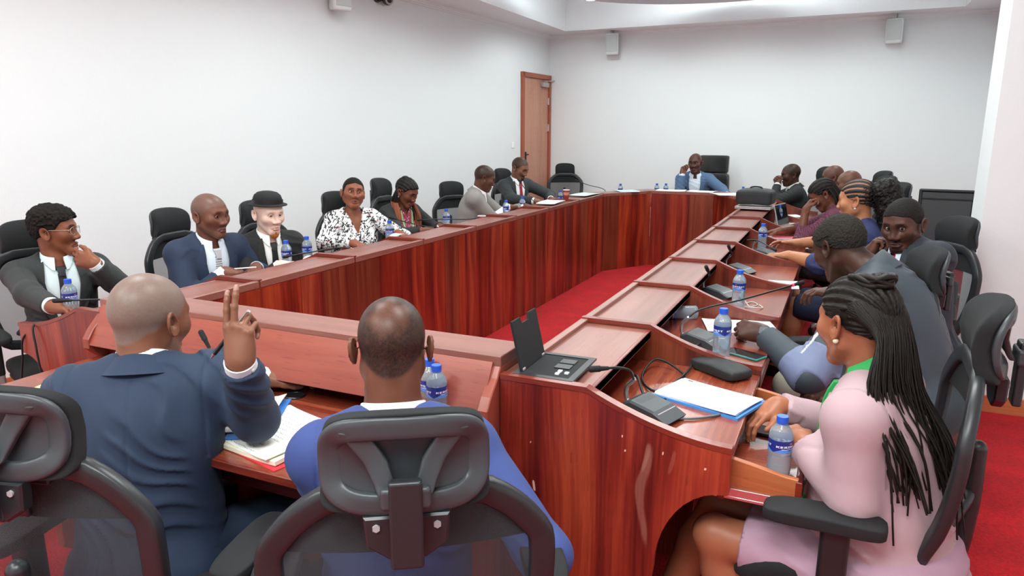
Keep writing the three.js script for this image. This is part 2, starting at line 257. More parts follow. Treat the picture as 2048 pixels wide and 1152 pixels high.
const scuffTex = (() => {   // the worn end panel: grain plus its scratches and nicks
  const base = T.mahog.image.data, w = 1024, h = 512; return dataTex(1024, 1024, (u, v, x, y) => { const q = ((y >> 1) * w + x) * 4; let c = [base[q] * 1.04, base[q + 1], base[q + 2]];
    const add_ = (cx, cy, rx, ry, col, k) => { const n = pnoise(u * 60, v * 12, 60, 12, 71) - 0.5; const d = Math.abs(u - cx - 0.012 * Math.sin(v * 17)) / rx + n * 0.7, e = Math.abs(v - cy) / ry; const m = sstep(1, 0.55, Math.hypot(d, e * e)) * k; c = [0, 1, 2].map((i) => lerp(c[i], col[i], m)); };
    add_(0.452, 0.64, 0.017, 0.17, [158, 112, 98], 0.62); add_(0.447, 0.76, 0.009, 0.05, [170, 122, 108], 0.5); add_(0.52, 0.76, 0.006, 0.04, [168, 104, 84], 0.45);
    for (const [cx, cy, rx, ry] of [[0.37, 0.812, 0.003, 0.005], [0.385, 0.77, 0.003, 0.004], [0.49, 0.783, 0.003, 0.006], [0.61, 0.76, 0.003, 0.004], [0.12, 0.6, 0.005, 0.02], [0.1, 0.74, 0.003, 0.004]]) add_(cx, cy, rx, ry, [236, 196, 180], 0.95);
    return c; }); })();
const scuffM = mat({ map: scuffTex, roughness: 0.34, clearcoat: 0.25, clearcoatRoughness: 0.22 });
function deskUnit(side, i) {   // side +1: right run (s grows to +x), -1: left run
  const z0 = DIV[i], z1 = DIV[i + 1], L = z0 - z1, zc = (z0 + z1) / 2, x0 = side > 0 ? RX : LX;
  const ord = ['first', 'second', 'third', 'fourth', 'fifth', 'sixth', 'seventh', 'eighth'][i];
  const t = thing('desk_unit', `dark red desk unit, ${ord} from the dais on the ${side > 0 ? 'right side of the table' : 'left side of the table'}`, 'desk', [x0, 0, zc]);
  const S = (g) => { if (side < 0) { g.scale(-1, 1, 1); const ix = g.index; if (ix) { for (let k = 0; k < ix.count; k += 3) { const a = ix.getX(k); ix.setX(k, ix.getX(k + 1)); ix.setX(k + 1, a); } } else { for (const key of Object.keys(g.attributes)) { const A = g.attributes[key]; for (let k = 0; k < A.count; k += 3) for (let c = 0; c < A.itemSize; c++) { const a = A.getComponent(k, c); A.setComponent(k, c, A.getComponent(k + 1, c)); A.setComponent(k + 1, c, a); } } } g.computeVertexNormals(); } return g; };
  const P = (name, g, m, grain, par = t) => part(name, woodUV(S(g), grain, DR() * 3, DR() * 3), m, par);
  if (i === 0 && side > 0) part('divider', woodUV(mv(dividerGeo(0.024), 0, 0, L / 2 - 0.002), 'y'), scuffM, t); else P('divider', mv(dividerGeo(0.024), 0, 0, L / 2 - 0.002), M.panel[i === 0 ? 0 : 1], 'y');
  P('rim', mv(rimGeo(0.024), 0, 0, L / 2 - 0.002), M.rim, 'x');
  if (i === 7) { P('divider', mv(dividerGeo(0.024), 0, 0, -L / 2 + 0.012), M.panel[1], 'y'); P('rim', mv(rimGeo(0.024), 0, 0, -L / 2 + 0.012), M.rim, 'x'); }
  // inner face made of boards
  let z = -L / 2; const n = 3 + Math.floor(DR() * 2.4); const ws = Array.from({ length: n }, () => 0.6 + DR()); const tot = ws.reduce((a, b) => a + b);
  for (const w of ws) { const bw = (w / tot) * L; P('board', box(0.022, 0.9, bw - 0.0025, 0.011 - DR() * 0.0012, 0.45, z + bw / 2), M.panel[Math.floor(DR() * 5)], 'y'); z += bw; }
  P('ledge_rail', rbox(0.03, 0.036, L - 0.01, 0.004, 0.012, LH - 0.018, 0), M.ledge, 'z');
  P('ledge_top', box(0.25, 0.03, L - 0.03, 0.152, LH - 0.031, 0), M.ledge, 'z');
  P('ledge_lip', rbox(0.014, 0.034, L - 0.03, 0.004, 0.27, LH - 0.031, 0), M.rim, 'z');
  P('work_surface', rbox(0.655, 0.025, L - 0.026, 0.004, 0.35, WH - 0.0125, 0), M.work, 'z');
  P('apron', rbox(0.018, 0.1, L - 0.03, 0.003, 0.655, WH - 0.08, 0), M.panel[0], 'z');
  P('modesty_panel', box(0.018, 0.6, L - 0.03, 0.12, 0.32, 0), M.darkwood, 'y');
  P('foot_rail', rbox(0.05, 0.07, L - 0.03, 0.006, 0.2, 0.06, 0), M.orange, 'z');
  return t;
}
const rightRun = [], leftRun = [];
for (let i = 0; i < 8; i++) { rightRun.push(deskUnit(1, i)); leftRun.push(deskUnit(-1, i)); }
// head of the U: two slanting units and a straight one
{
  const A = V(LX, 0, -8.15), B = V(-2.15, 0, -8.8), C = V(-1.39, 0, -8.8), D = V(RX, 0, -8.15);
  const oA = V(LX - 0.68, 0, -8.15), oB = V(-2.46, 0, -9.48), oC = V(-1.06, 0, -9.48), oD = V(RX + 0.68, 0, -8.15);
  const mid = (p, q, t) => p.clone().lerp(q, t);
  const poly = (pts, h0, h1) => { const g = extrude(pts.map((p) => [p.x, -p.z]), h1 - h0); g.rotateX(-Math.PI / 2); g.translate(0, h0, 0); return g; };
  [[A, B, oA, oB, 'slanting end desk unit at the far corner towards the door'], [B, C, oB, oC, 'straight head desk unit in front of the chairman in the blue blazer'], [C, D, oC, oD, 'slanting end desk unit at the far corner towards the black bag']].forEach(([a, b, oa, ob, label]) => {
    const t = thing('desk_unit', `dark red wooden ${label}`, 'desk');
    const la = mid(a, oa, 0.4), lb = mid(b, ob, 0.4);
    part('ledge_top', woodUV(poly([a, b, lb, la], LH - 0.035, LH), 'x', DR() * 2), M.ledge, t);
    part('work_surface', woodUV(poly([mid(a, oa, 0.045), mid(b, ob, 0.045), ob, oa], WH - 0.025, WH), 'x', DR()), M.work, t);
    const d = b.clone().sub(a), L = d.length(), ang = Math.atan2(-d.z, d.x), n = L > 0.76 ? 4 : 3; const nrm = V(d.z, 0, -d.x).normalize(); const inward = nrm.dot(V(-1.8, 0, -6).sub(a)) > 0 ? 1 : -1;
    const cuts = [0]; for (let k = 0; k < n; k++) cuts.push(cuts[k] + 0.6 + DR()); const tot = cuts[n];
    for (let k = 0; k < n; k++) { const t0 = cuts[k] / tot, t1 = cuts[k + 1] / tot, m = mid(a, b, (t0 + t1) / 2); part('board', woodUV(mv(new THREE.BoxGeometry((t1 - t0) * L - 0.0025, 0.904, 0.022), m.x - nrm.x * inward * 0.011, 0.452, m.z - nrm.z * inward * 0.011, 0, ang), 'y', DR() * 3, DR() * 3), M.panel[Math.floor(DR() * 5)], t); }
    const m = mid(a, b, 0.5); part('ledge_rail', woodUV(mv(new RoundedBoxGeometry(L, 0.036, 0.03, 1, 0.004), m.x - nrm.x * inward * 0.014, LH - 0.016, m.z - nrm.z * inward * 0.014, 0, ang), 'x'), M.ledge, t);
    const om = mid(oa, ob, 0.5), oL = ob.clone().sub(oa).length(), oAng = Math.atan2(-(ob.z - oa.z), ob.x - oa.x);
    part('modesty_panel', woodUV(mv(new THREE.BoxGeometry(L * 0.96, 0.72, 0.02), lerp(m.x, om.x, 0.3), 0.4, lerp(m.z, om.z, 0.3), 0, ang), 'y'), M.darkwood, t);
    part('apron', woodUV(mv(new THREE.BoxGeometry(oL * 0.97, 0.1, 0.02), lerp(m.x, om.x, 0.96), WH - 0.08, lerp(m.z, om.z, 0.96), 0, oAng), 'x'), M.panel[0], t);
  });
}
// the presidium desk (dais) closing the U on the near side
{
  const t = thing('dais_desk', 'cherry wood desk with a raised slanted screen where the two men in blue suits sit', 'desk', [-1.79, 0, -1.9]);
  const L = 1.81, H = 0.99;
  const P = (n, g, m, grain = 'x') => part(n, woodUV(g, grain, DR() * 2, DR() * 2), m, t);
  P('top_board', rbox(L, 0.036, 0.165, 0.004, 0, H - 0.018, -0.018), M.ledge);  // paler ledge wood puts the reflected wall sheen into the top's colour
  P('slanted_panel', mv(new THREE.BoxGeometry(L - 0.05, 0.018, 0.17), 0, 0.893, 0.105, 1.05), M.cherry);
  P('back_panel', box(L - 0.05, 0.93, 0.02, 0, 0.48, -0.085), M.darkwood, 'y');
  // side panels with the ogee front
  const prof = [[-0.1, 0], [0.3, 0], [0.36, 0.05], [0.36, 0.3], [0.33, 0.5], [0.2, 0.56], [0.1, 0.62], [0.075, 0.68], [0.1, 0.76], [0.155, 0.81], [0.155, 0.845], [0.13, 0.88], [0.085, 0.925], [0.065, 0.955], [-0.1, 0.955]];
  for (const sx of [-1, 1]) { const g = extrude(prof.map(([z, y]) => [-z, y]), 0.03, 0.003); g.rotateY(Math.PI / 2); g.translate(sx * (L / 2 - 0.018) - 0.015, 0, 0); P('side_panel', g, M.cherry, 'y'); }
  P('work_surface', rbox(L - 0.06, 0.026, 0.68, 0.004, 0, WH - 0.043, 0.27), M.work);
  P('apron', box(L - 0.08, 0.09, 0.018, 0, WH - 0.11, 0.5), M.darkwood);
  P('shelf', box(L - 0.08, 0.02, 0.4, 0, 0.52, 0.14), M.darkwood);
  P('inner_panel', box(L - 0.08, 0.72, 0.018, 0, 0.38, -0.03), M.panel[0], 'y');
  for (const x of [-0.5, 0.2]) P('bracket_panel', box(0.02, 0.7, 0.45, x, 0.37, 0.22), M.darkwood, 'y');
  part('grommet', [mv(new THREE.TorusGeometry(0.03, 0.005, 8, 28), 0.16, WH - 0.028, 0.14, Math.PI / 2), cyl(0.029, 0.029, 0.006, 0.16, WH - 0.029, 0.14)], M.gloss, t);
}
// ---------------------------------------------------------------- chairs
function outlineBack(n = 64) {   // closed outline of the mesh back in (x, y)
  const pts = []; const hw = (t) => 0.205 + 0.05 * Math.sin(Math.min(1, t * 1.25) * Math.PI * 0.62) - 0.075 * sstep(0.72, 1, t);
  const y0 = 0.54, y1 = 1.02; const L = [], Rr = [];
  for (let i = 0; i <= n / 2; i++) { const t = i / (n / 2); const k = t < 0.1 ? Math.sqrt(1 - ((0.1 - t) / 0.1) ** 2) : t > 0.86 ? Math.sqrt(Math.max(0, 1 - ((t - 0.86) / 0.14) ** 2)) : 1; const w = hw(t) * (0.55 + 0.45 * k); L.push([-w, lerp(y0, y1, t)]); Rr.push([w, lerp(y0, y1, t)]); }
  return [...L, ...Rr.reverse()];
}
const backZ = (x, y) => -0.215 - 0.14 * (y - 0.54) - 0.05 * Math.sin(clamp((y - 0.54) / 0.48) * Math.PI) * 0.6 + 0.55 * x * x + 0.09 * Math.max(0, 0.66 - y);
function sweepRing(pts, w, th) {   // closed band: w radial half width, th half thickness in z
  const n = pts.length, pos = [], idx = [], m = 14; for (let i = 0; i < n; i++) { const a = pts[(i + n - 1) % n], b = pts[(i + 1) % n]; const d = V(b.x - a.x, b.y - a.y, 0).normalize(), o = V(d.y, -d.x, 0); for (let k = 0; k < m; k++) { const t = (k / m) * 2 * Math.PI, c = w * spow(Math.cos(t), 0.6), q = th * spow(Math.sin(t), 0.6); pos.push(pts[i].x + o.x * c, pts[i].y + o.y * c, pts[i].z + q); } }
  for (let i = 0; i < n; i++) for (let k = 0; k < m; k++) { const a = i * m + k, b = i * m + (k + 1) % m, c = ((i + 1) % n) * m + k, d = ((i + 1) % n) * m + (k + 1) % m; idx.push(a, c, b, b, c, d); }
  const g = new THREE.BufferGeometry(); g.setAttribute('position', new THREE.Float32BufferAttribute(pos, 3)); g.setIndex(idx); g.computeVertexNormals(); return g;
}
function buildChairBase(t, seatY = 0.46) {
  for (let k = 0; k < 5; k++) { const a = k * 72 * DEG + 0.3, c = Math.cos(a), s = Math.sin(a);
    const arm = part('base_arm', [mv(superEll(0.155, 0.02, 0.028, 0.5, 0.4, 16, 10, (x, y, z) => [x + 0.165, y - 0.09 * ((x + 0.155) / 0.31) ** 1.5 + 0.015, z * (1.15 - 0.5 * (x + 0.155) / 0.31)]), 0, 0.14, 0, 0, -a)], M.silver, t);
    part('caster', [mv(new THREE.CylinderGeometry(0.028, 0.028, 0.018, 20), c * 0.31 - s * 0.014, 0.028, s * 0.31 + c * 0.014, Math.PI / 2, 0, 0), mv(new THREE.CylinderGeometry(0.028, 0.028, 0.018, 20), c * 0.31 + s * 0.014, 0.028, s * 0.31 - c * 0.014, Math.PI / 2, 0, 0), cyl(0.01, 0.01, 0.05, c * 0.31, 0.055, s * 0.31, 0, 0, 10)], M.matte, arm);
  }
  part('gas_column', [cyl(0.05, 0.055, 0.06, 0, 0.15, 0), cyl(0.027, 0.027, 0.22, 0, 0.26, 0)], M.black, t);
  part('seat_mechanism', [rbox(0.16, 0.07, 0.24, 0.02, 0, seatY - 0.09, 0.0), bar([0.06, seatY - 0.09, 0.03], [0.24, seatY - 0.1, 0.05], 0.007)], M.matte, t);
}
function makeMeshChair(label) {
  const t = thing('office_chair', label, 'chair'); buildChairBase(t);
  part('seat', superEll(0.255, 0.045, 0.245, 0.55, 0.42, 40, 18, (x, y, z) => [x * (1 + 0.06 * z / 0.245), y - 0.06 * sstep(0.1, 0.25, z) * 0.7 + 0.012 * (x / 0.25) ** 2, z + 0.02]).translate(0, 0.455, 0), M.fabric, t);
  part('seat_shell', superEll(0.235, 0.02, 0.225, 0.5, 0.4, 32, 10).translate(0, 0.412, 0.01), M.matte, t);
  const out = outlineBack(), p3 = out.map(([x, y]) => V(x, y, backZ(x, y)));
  const fr = sweepRing(p3, 0.026, 0.017);
  part('back_frame', [fr, tube([[0, 0.44, -0.06], [0, 0.4, -0.2], [0, 0.47, -0.29], [0, 0.62, -0.315], [0, 0.8, -0.315]], 0.022, 30, 10), tube([[-0.13, 0.6, backZ(0.13, 0.6) - 0.02], [0, 0.68, -0.31], [0.13, 0.6, backZ(0.13, 0.6) - 0.02]], 0.015, 20, 8), rbox(0.05, 0.12, 0.014, 0.005, 0, 0.965, backZ(0, 0.965) - 0.004), rbox(0.16, 0.035, 0.012, 0.005, 0, 0.995, backZ(0, 0.99) - 0.004)], M.frame, t);
  // mesh panel
  { const N = 24, rows = out.length / 2, pos = [], idx = []; const Lh = out.slice(0, rows), Rh = out.slice(rows).reverse();
    for (let j = 0; j < rows; j++) for (let i = 0; i <= N; i++) { const x = lerp(Lh[j][0], Rh[j][0], i / N), y = Lh[j][1]; pos.push(x, y, backZ(x, y) + 0.002); }
    for (let j = 0; j < rows - 1; j++) for (let i = 0; i < N; i++) { const q = j * (N + 1) + i; idx.push(q, q + 1, q + N + 1, q + 1, q + N + 2, q + N + 1); }
    const g = new THREE.BufferGeometry(); g.setAttribute('position', new THREE.Float32BufferAttribute(pos, 3)); g.setIndex(idx); g.computeVertexNormals(); part('back_mesh', g, M.mesh, t);
    const ib = []; for (let j = Math.floor(rows * 0.74); j < rows - 1; j++) for (let i = 0; i < N; i++) { const q = j * (N + 1) + i; ib.push(q, q + 1, q + N + 1, q + 1, q + N + 2, q + N + 1); } const g2 = g.clone(); g2.setIndex(ib); g2.translate(0, 0, 0.004); part('top_band', g2, M.fabric, t); }
  // headrest: padded saddle on a stalk with a plastic frame behind
  const hy = 1.1, hz = -0.305;
  const curl = (x, y, z) => [x, y + hy, z + hz + 0.02 + 0.9 * x * x - 4.6 * y * y * (y > 0 ? 1.15 : 0.85)];
  const pad = part('headrest', superEll(0.152, 0.092, 0.024, 0.42, 0.34, 36, 20, (x, y, z) => curl(x * (0.95 + 0.16 * Math.max(0, -y / 0.092) ** 2), y - 0.012 * (x / 0.152) ** 2, z)), M.fabric, t);
  const ring = []; for (let i = 0; i < 56; i++) { const a = (i / 56) * 2 * Math.PI; ring.push(V(...curl(0.128 * spow(Math.cos(a), 0.5), 0.07 * spow(Math.sin(a), 0.5) - 0.004, -0.03))); }
  const strut = (s) => superEll(0.02, 0.056, 0.008, 0.3, 0.5, 18, 14, (x, y, z) => { const k = y / 0.056; return curl(s * (0.05 + 0.03 * k + 0.012 * k * k) + x * (1.05 + 0.25 * k), y + 0.004, z - 0.034 - 0.012 * (1 - k)); });
  part('headrest_frame', [sweepRing(ring, 0.021, 0.01), strut(1), strut(-1), rbox(0.085, 0.04, 0.02, 0.008, 0, hy - 0.045, hz - 0.066)], M.greyplastic, pad);
  part('headrest_shell', superEll(0.125, 0.068, 0.004, 0.3, 0.3, 32, 16, (x, y, z) => curl(x, y - 0.004, z - 0.03)), M.midplastic, pad);
  part('headrest_stalk', [rbox(0.056, 0.16, 0.022, 0.006, 0, hy - 0.09, hz - 0.072), rbox(0.056, 0.1, 0.024, 0.006, 0, 0.975, -0.335, 0.12),
    extrude([[-0.07, 0.02], [0.07, 0.02], [0.066, -0.03], [0.03, -0.055], [-0.03, -0.055], [-0.066, -0.03]], 0.02, 0.004).translate(0, 0.985, -0.345)], M.frame, t);
  for (const s of [-1, 1]) part('bolt', cyl(0.007, 0.007, 0.006, s * 0.052, 0.99, -0.35, Math.PI / 2, 0, 6), M.greyleg, t);
  for (const s of [-1, 1]) {
    const a = part('armrest', superEll(0.05, 0.02, 0.145, 0.35, 0.5, 28, 14, (x, y, z) => [x + s * 0.305, y + 0.675 - 0.25 * (z + 0.02) ** 2 - 0.012 * (z > 0 ? 1 : 0) * z, z + 0.03]), M.matte, t);
    part('arm_post', [rbox(0.05, 0.2, 0.07, 0.015, s * 0.305, 0.56, 0.0)], M.black, a);
    part('arm_bracket', [rbox(0.046, 0.14, 0.064, 0.014, s * 0.305, 0.44, 0.0), tube([[s * 0.305, 0.38, 0], [s * 0.28, 0.36, 0], [s * 0.12, 0.37, 0]], 0.024, 12, 8)], M.silver, a);
  }
  return t;
}
function makeExecChair(label) {
  const t = thing('executive_chair', label, 'chair'); buildChairBase(t, 0.48);
  part('seat', superEll(0.26, 0.06, 0.25, 0.4, 0.35, 36, 14).translate(0, 0.49, 0.02), M.leather, t);
  part('backrest', superEll(0.255, 0.27, 0.045, 0.2, 0.35, 36, 18, (x, y, z) => [x * (1 - 0.1 * (y + 0.27) / 0.54), y + 0.83, z - 0.24 - 0.1 * (y + 0.27) + 0.5 * x * x]), M.leather, t);
  const h = part('headrest', superEll(0.205, 0.12, 0.04, 0.16, 0.3, 36, 14, (x, y, z) => [x, y + 1.22, z - 0.305 + 0.4 * x * x - 0.04 * y]), M.leather, t);
  part('stitching', [tube([[-0.2, 1.105, -0.25], [0, 1.105, -0.272], [0.2, 1.105, -0.25]], 0.003, 16, 6)], M.matte, h);
  for (const s of [-1, 1]) part('armrest', [superEll(0.035, 0.02, 0.15, 0.4, 0.4, 20, 10).translate(s * 0.3, 0.7, 0), tube([[s * 0.3, 0.69, 0.1], [s * 0.31, 0.56, 0.12], [s * 0.25, 0.45, 0.05]], 0.018, 16, 8), tube([[s * 0.3, 0.69, -0.1], [s * 0.31, 0.56, -0.12], [s * 0.25, 0.45, -0.05]], 0.018, 16, 8)], M.black, t);
  return t;
}
function makeGuestChair(label) {
  const t = thing('guest_chair', label, 'chair'); buildChairBase(t, 0.46);
  part('seat', superEll(0.25, 0.04, 0.24, 0.4, 0.35, 32, 12).translate(0, 0.46, 0.02), M.fabric, t);
  const zb = (y) => -0.23 - 0.12 * (y - 0.52);
  const corners = [[-0.22, 0.52], [-0.232, 1.08], [0.232, 1.08], [0.22, 0.52]];
  part('back_frame', [...corners.map((c, i) => { const d = corners[(i + 1) % 4]; return bar([c[0], c[1], zb(c[1])], [d[0], d[1], zb(d[1])], 0.016, 0.016); }), ...corners.map((c) => ball(0.016, c[0], c[1], zb(c[1]))), rbox(0.46, 0.02, 0.014, 0.004, 0, 1.0, zb(1.0)), tube([[0, 0.42, -0.05], [0, 0.42, -0.25], [0, 0.56, -0.25]], 0.022, 14, 8)], M.black, t);
  const g = new THREE.PlaneGeometry(0.45, 0.56, 1, 6); const p = g.attributes.position; for (let i = 0; i < p.count; i++) { const y = p.getY(i) + 0.8; p.setXYZ(i, p.getX(i), y, zb(y)); } g.computeVertexNormals();
  part('back_mesh', g, mat({ color: 0x24262a, roughness: 0.9, opacity: 0.93, transparent: true }), t);
  for (const s of [-1, 1]) part('armrest', [superEll(0.03, 0.014, 0.12, 0.4, 0.4, 18, 8).translate(s * 0.29, 0.68, 0.02), tube([[s * 0.29, 0.67, -0.05], [s * 0.295, 0.56, -0.06], [s * 0.24, 0.44, -0.04]], 0.014, 14, 8)], M.black, t);
  return t;
}
// facing: degrees, 0 looks towards the far wall, 90 towards the right
const turnOf = (deg) => Math.PI - deg * DEG;
const chairSpots = [
  ['black mesh office chair behind the young man in glasses', -3.66, -2.27, 105],
  ['black mesh office chair behind the man in the navy suit with the patterned tie', -3.5, -3.15, 80],
  ['black mesh office chair behind the man in the black hat', -3.38, -3.72, 90],
  ['black mesh office chair beside the woman in the black and white print blouse', -3.37, -4.54, 95],
  ['black mesh office chair behind the woman with copper braids', -3.42, -5.28, 84, 1.055],
  ['black mesh office chair to the left of the man in the grey jacket', -3.47, -6.45, 112, 0.963],
  ['black mesh office chair behind the man with the red tie', -3.46, -7.78, 100, 1.03],
  ['empty black mesh office chair near the door, facing the table', -3.72, -10.05, 150],
  ['black mesh office chair of the man with clasped hands, its headrest above the burgundy woman', -0.446, -8.72, -115, 1.07],
  ['black mesh office chair behind the bald heads, upper of two beside the curly ponytail', 0.124, -8.24, -115, 1.06],
  ['black mesh office chair behind the bald heads, lower of two beside the curly ponytail', 0.109, -7.28, -115, 1.06],
  ['black mesh office chair between the ponytail and the staring man', 0.158, -6.34, -115, 1.06],
  ['black mesh office chair by the pilaster behind the staring man', 0.36, -4.5, -118],
  ['black mesh office chair behind the man in the grey tracksuit jacket', 0.07, -3.26, -104],
  ['black mesh office chair cut by the right frame edge, behind the pink suit', 0.075, -2.1, -88],
  ['black mesh office chair seen from behind, nearest, with the royal blue suit', -0.815, -1.215, -33],
  ['black mesh office chair cut by the left frame edge, beside the navy back', -1.5, -1.03, -15],
];
let chair0 = null; const chairs = [];
chairSpots.forEach(([label, x, z, f, sy], i) => {
  if (!chair0) { chair0 = makeMeshChair(label); chair0.position.set(x, 0, z); chair0.rotation.y = turnOf(f); chairs.push(chair0); }
  else chairs.push(copyOf(chair0, label, [x, 0, z], turnOf(f)));
  chairs[i].scale.y = sy ?? (i === 14 ? 1.045 : 1);
  chairs[i].userData.group = 'mesh office chairs around the table';
});
{ const c = makeExecChair('tall black leather executive chair behind the chairman in the blue blazer'); c.position.set(-1.68, 0, -9.98); c.rotation.y = turnOf(188); }
{ const c = makeGuestChair('square black mesh-back chair standing alone by the pilaster'); c.position.set(0.93, 0, -7.95); c.rotation.y = turnOf(-173); }
// ---------------------------------------------------------------- people: fields, meshing, body parts
const sub = (a, b) => [a[0] - b[0], a[1] - b[1], a[2] - b[2]], add = (a, b) => [a[0] + b[0], a[1] + b[1], a[2] + b[2]], mul = (a, k) => [a[0] * k, a[1] * k, a[2] * k];
const dot = (a, b) => a[0] * b[0] + a[1] * b[1] + a[2] * b[2], len = (a) => Math.hypot(a[0], a[1], a[2]), nrm = (a) => mul(a, 1 / (len(a) || 1));
const cross = (a, b) => [a[1] * b[2] - a[2] * b[1], a[2] * b[0] - a[0] * b[2], a[0] * b[1] - a[1] * b[0]], mad = (a, d, k) => [a[0] + d[0] * k, a[1] + d[1] * k, a[2] + d[2] * k];
const frame = (o, X, Y, Z) => ({ o, X, Y, Z });
const toW = (f, x, y, z) => [f.o[0] + f.X[0] * x + f.Y[0] * y + f.Z[0] * z, f.o[1] + f.X[1] * x + f.Y[1] * y + f.Z[1] * z, f.o[2] + f.X[2] * x + f.Y[2] * y + f.Z[2] * z];
const smin = (a, b, k) => { const h = Math.max(k - Math.abs(a - b), 0) / k; return Math.min(a, b) - h * h * k * 0.25; };
const smax = (a, b, k) => -smin(-a, -b, k);
function cap(a, b, ra, rb = ra) { const bx = b[0] - a[0], by = b[1] - a[1], bz = b[2] - a[2], il = 1 / (bx * bx + by * by + bz * bz + 1e-12);
  return (x, y, z) => { const px = x - a[0], py = y - a[1], pz = z - a[2]; let t = (px * bx + py * by + pz * bz) * il; t = t < 0 ? 0 : t > 1 ? 1 : t; const dx = px - t * bx, dy = py - t * by, dz = pz - t * bz; return Math.sqrt(dx * dx + dy * dy + dz * dz) - ra - (rb - ra) * t; }; }
function ell(f, c, r) { const o = toW(f, ...c), X = f.X, Y = f.Y, Z = f.Z;
  return (x, y, z) => { const a = x - o[0], b = y - o[1], d = z - o[2]; const u = (a * X[0] + b * X[1] + d * X[2]) / r[0], v = (a * Y[0] + b * Y[1] + d * Y[2]) / r[1], w = (a * Z[0] + b * Z[1] + d * Z[2]) / r[2];
    const k0 = Math.sqrt(u * u + v * v + w * w), k1 = Math.sqrt((u / r[0]) ** 2 + (v / r[1]) ** 2 + (w / r[2]) ** 2); return k1 < 1e-9 ? -Math.min(...r) : k0 * (k0 - 1) / k1; }; }
const blend = (fs, k) => (x, y, z) => { let d = fs[0](x, y, z); for (let i = 1; i < fs.length; i++) d = smin(d, fs[i](x, y, z), k); return d; };
const ID = frame([0, 0, 0], [1, 0, 0], [0, 1, 0], [0, 0, 1]);
// surface nets over a box; colour and uv from functions of position
function net(f, lo, hi, h, color, uvf) {
  const nx = Math.ceil((hi[0] - lo[0]) / h) + 2, ny = Math.ceil((hi[1] - lo[1]) / h) + 2, nz = Math.ceil((hi[2] - lo[2]) / h) + 2; const F = new Float32Array(nx * ny * nz).fill(1); const B = 5, R = h * B * 0.5 * 1.75 * 1.45 + h;
  const sx = 1, sy = nx, sz = nx * ny;
  for (let k = 0; k < nz; k += B) for (let j = 0; j < ny; j += B) for (let i = 0; i < nx; i += B) {
    const c = f(lo[0] + (i + B / 2) * h, lo[1] + (j + B / 2) * h, lo[2] + (k + B / 2) * h); const K = Math.min(nz, k + B), J = Math.min(ny, j + B), I = Math.min(nx, i + B);
    if (Math.abs(c) > R) { if (c < 0) for (let z = k; z < K; z++) for (let y = j; y < J; y++) for (let x = i; x < I; x++) F[x + y * sy + z * sz] = -1; continue; }
    for (let z = k; z < K; z++) for (let y = j; y < J; y++) for (let x = i; x < I; x++) F[x + y * sy + z * sz] = f(lo[0] + x * h, lo[1] + y * h, lo[2] + z * h);
  }
  const id = new Int32Array(nx * ny * nz).fill(-1), pos = [], nor = [], idx = [], col = [], uv = [];
  const E = [[0, 1], [2, 3], [4, 5], [6, 7], [0, 2], [1, 3], [4, 6], [5, 7], [0, 4], [1, 5], [2, 6], [3, 7]], off = [0, sx, sy, sx + sy, sz, sx + sz, sy + sz, sx + sy + sz], v = new Float32Array(8);
  for (let z = 0; z < nz - 1; z++) for (let y = 0; y < ny - 1; y++) for (let x = 0; x < nx - 1; x++) {
    const q = x + y * sy + z * sz; let m = 0; for (let c = 0; c < 8; c++) { v[c] = F[q + off[c]]; if (v[c] < 0) m |= 1 << c; } if (m === 0 || m === 255) continue;
    let ax = 0, ay = 0, az = 0, n = 0; for (const [a, b] of E) { if ((v[a] < 0) === (v[b] < 0)) continue; const t = v[a] / (v[a] - v[b]); const xa = a & 1, ya = (a >> 1) & 1, za = a >> 2, xb = b & 1, yb = (b >> 1) & 1, zb = b >> 2; ax += xa + (xb - xa) * t; ay += ya + (yb - ya) * t; az += za + (zb - za) * t; n++; }
    id[q] = pos.length / 3; const px = lo[0] + (x + ax / n) * h, py = lo[1] + (y + ay / n) * h, pz = lo[2] + (z + az / n) * h; pos.push(px, py, pz);
    const e = h * 0.45; let gx = f(px + e, py, pz) - f(px - e, py, pz), gy = f(px, py + e, pz) - f(px, py - e, pz), gz = f(px, py, pz + e) - f(px, py, pz - e); const l = Math.hypot(gx, gy, gz) || 1; nor.push(gx / l, gy / l, gz / l);
    if (color) col.push(...color(px, py, pz, gx / l, gy / l, gz / l)); if (uvf) uv.push(...uvf(px, py, pz));
  }
  const quad = (a, b, c, d, fl) => { if (a < 0 || b < 0 || c < 0 || d < 0) return; fl ? idx.push(a, b, c, a, c, d) : idx.push(a, c, b, a, d, c); };
  for (let z = 1; z < nz - 1; z++) for (let y = 1; y < ny - 1; y++) for (let x = 1; x < nx - 1; x++) { const q = x + y * sy + z * sz, s = F[q] < 0;
    if (s !== F[q + sx] < 0) quad(id[q - sy - sz], id[q - sz], id[q], id[q - sy], s);
    if (s !== F[q + sy] < 0) quad(id[q - sx - sz], id[q - sx], id[q], id[q - sz], s);
    if (s !== F[q + sz] < 0) quad(id[q - sx - sy], id[q - sy], id[q], id[q - sx], s); }
  const g = new THREE.BufferGeometry(); g.setAttribute('position', new THREE.Float32BufferAttribute(pos, 3)); g.setAttribute('normal', new THREE.Float32BufferAttribute(nor, 3));
  if (color) g.setAttribute('color', new THREE.Float32BufferAttribute(col, 3)); g.setAttribute('uv', new THREE.Float32BufferAttribute(uvf ? uv : new Float32Array(pos.length / 3 * 2), 2)); g.setIndex(idx); return g;
}
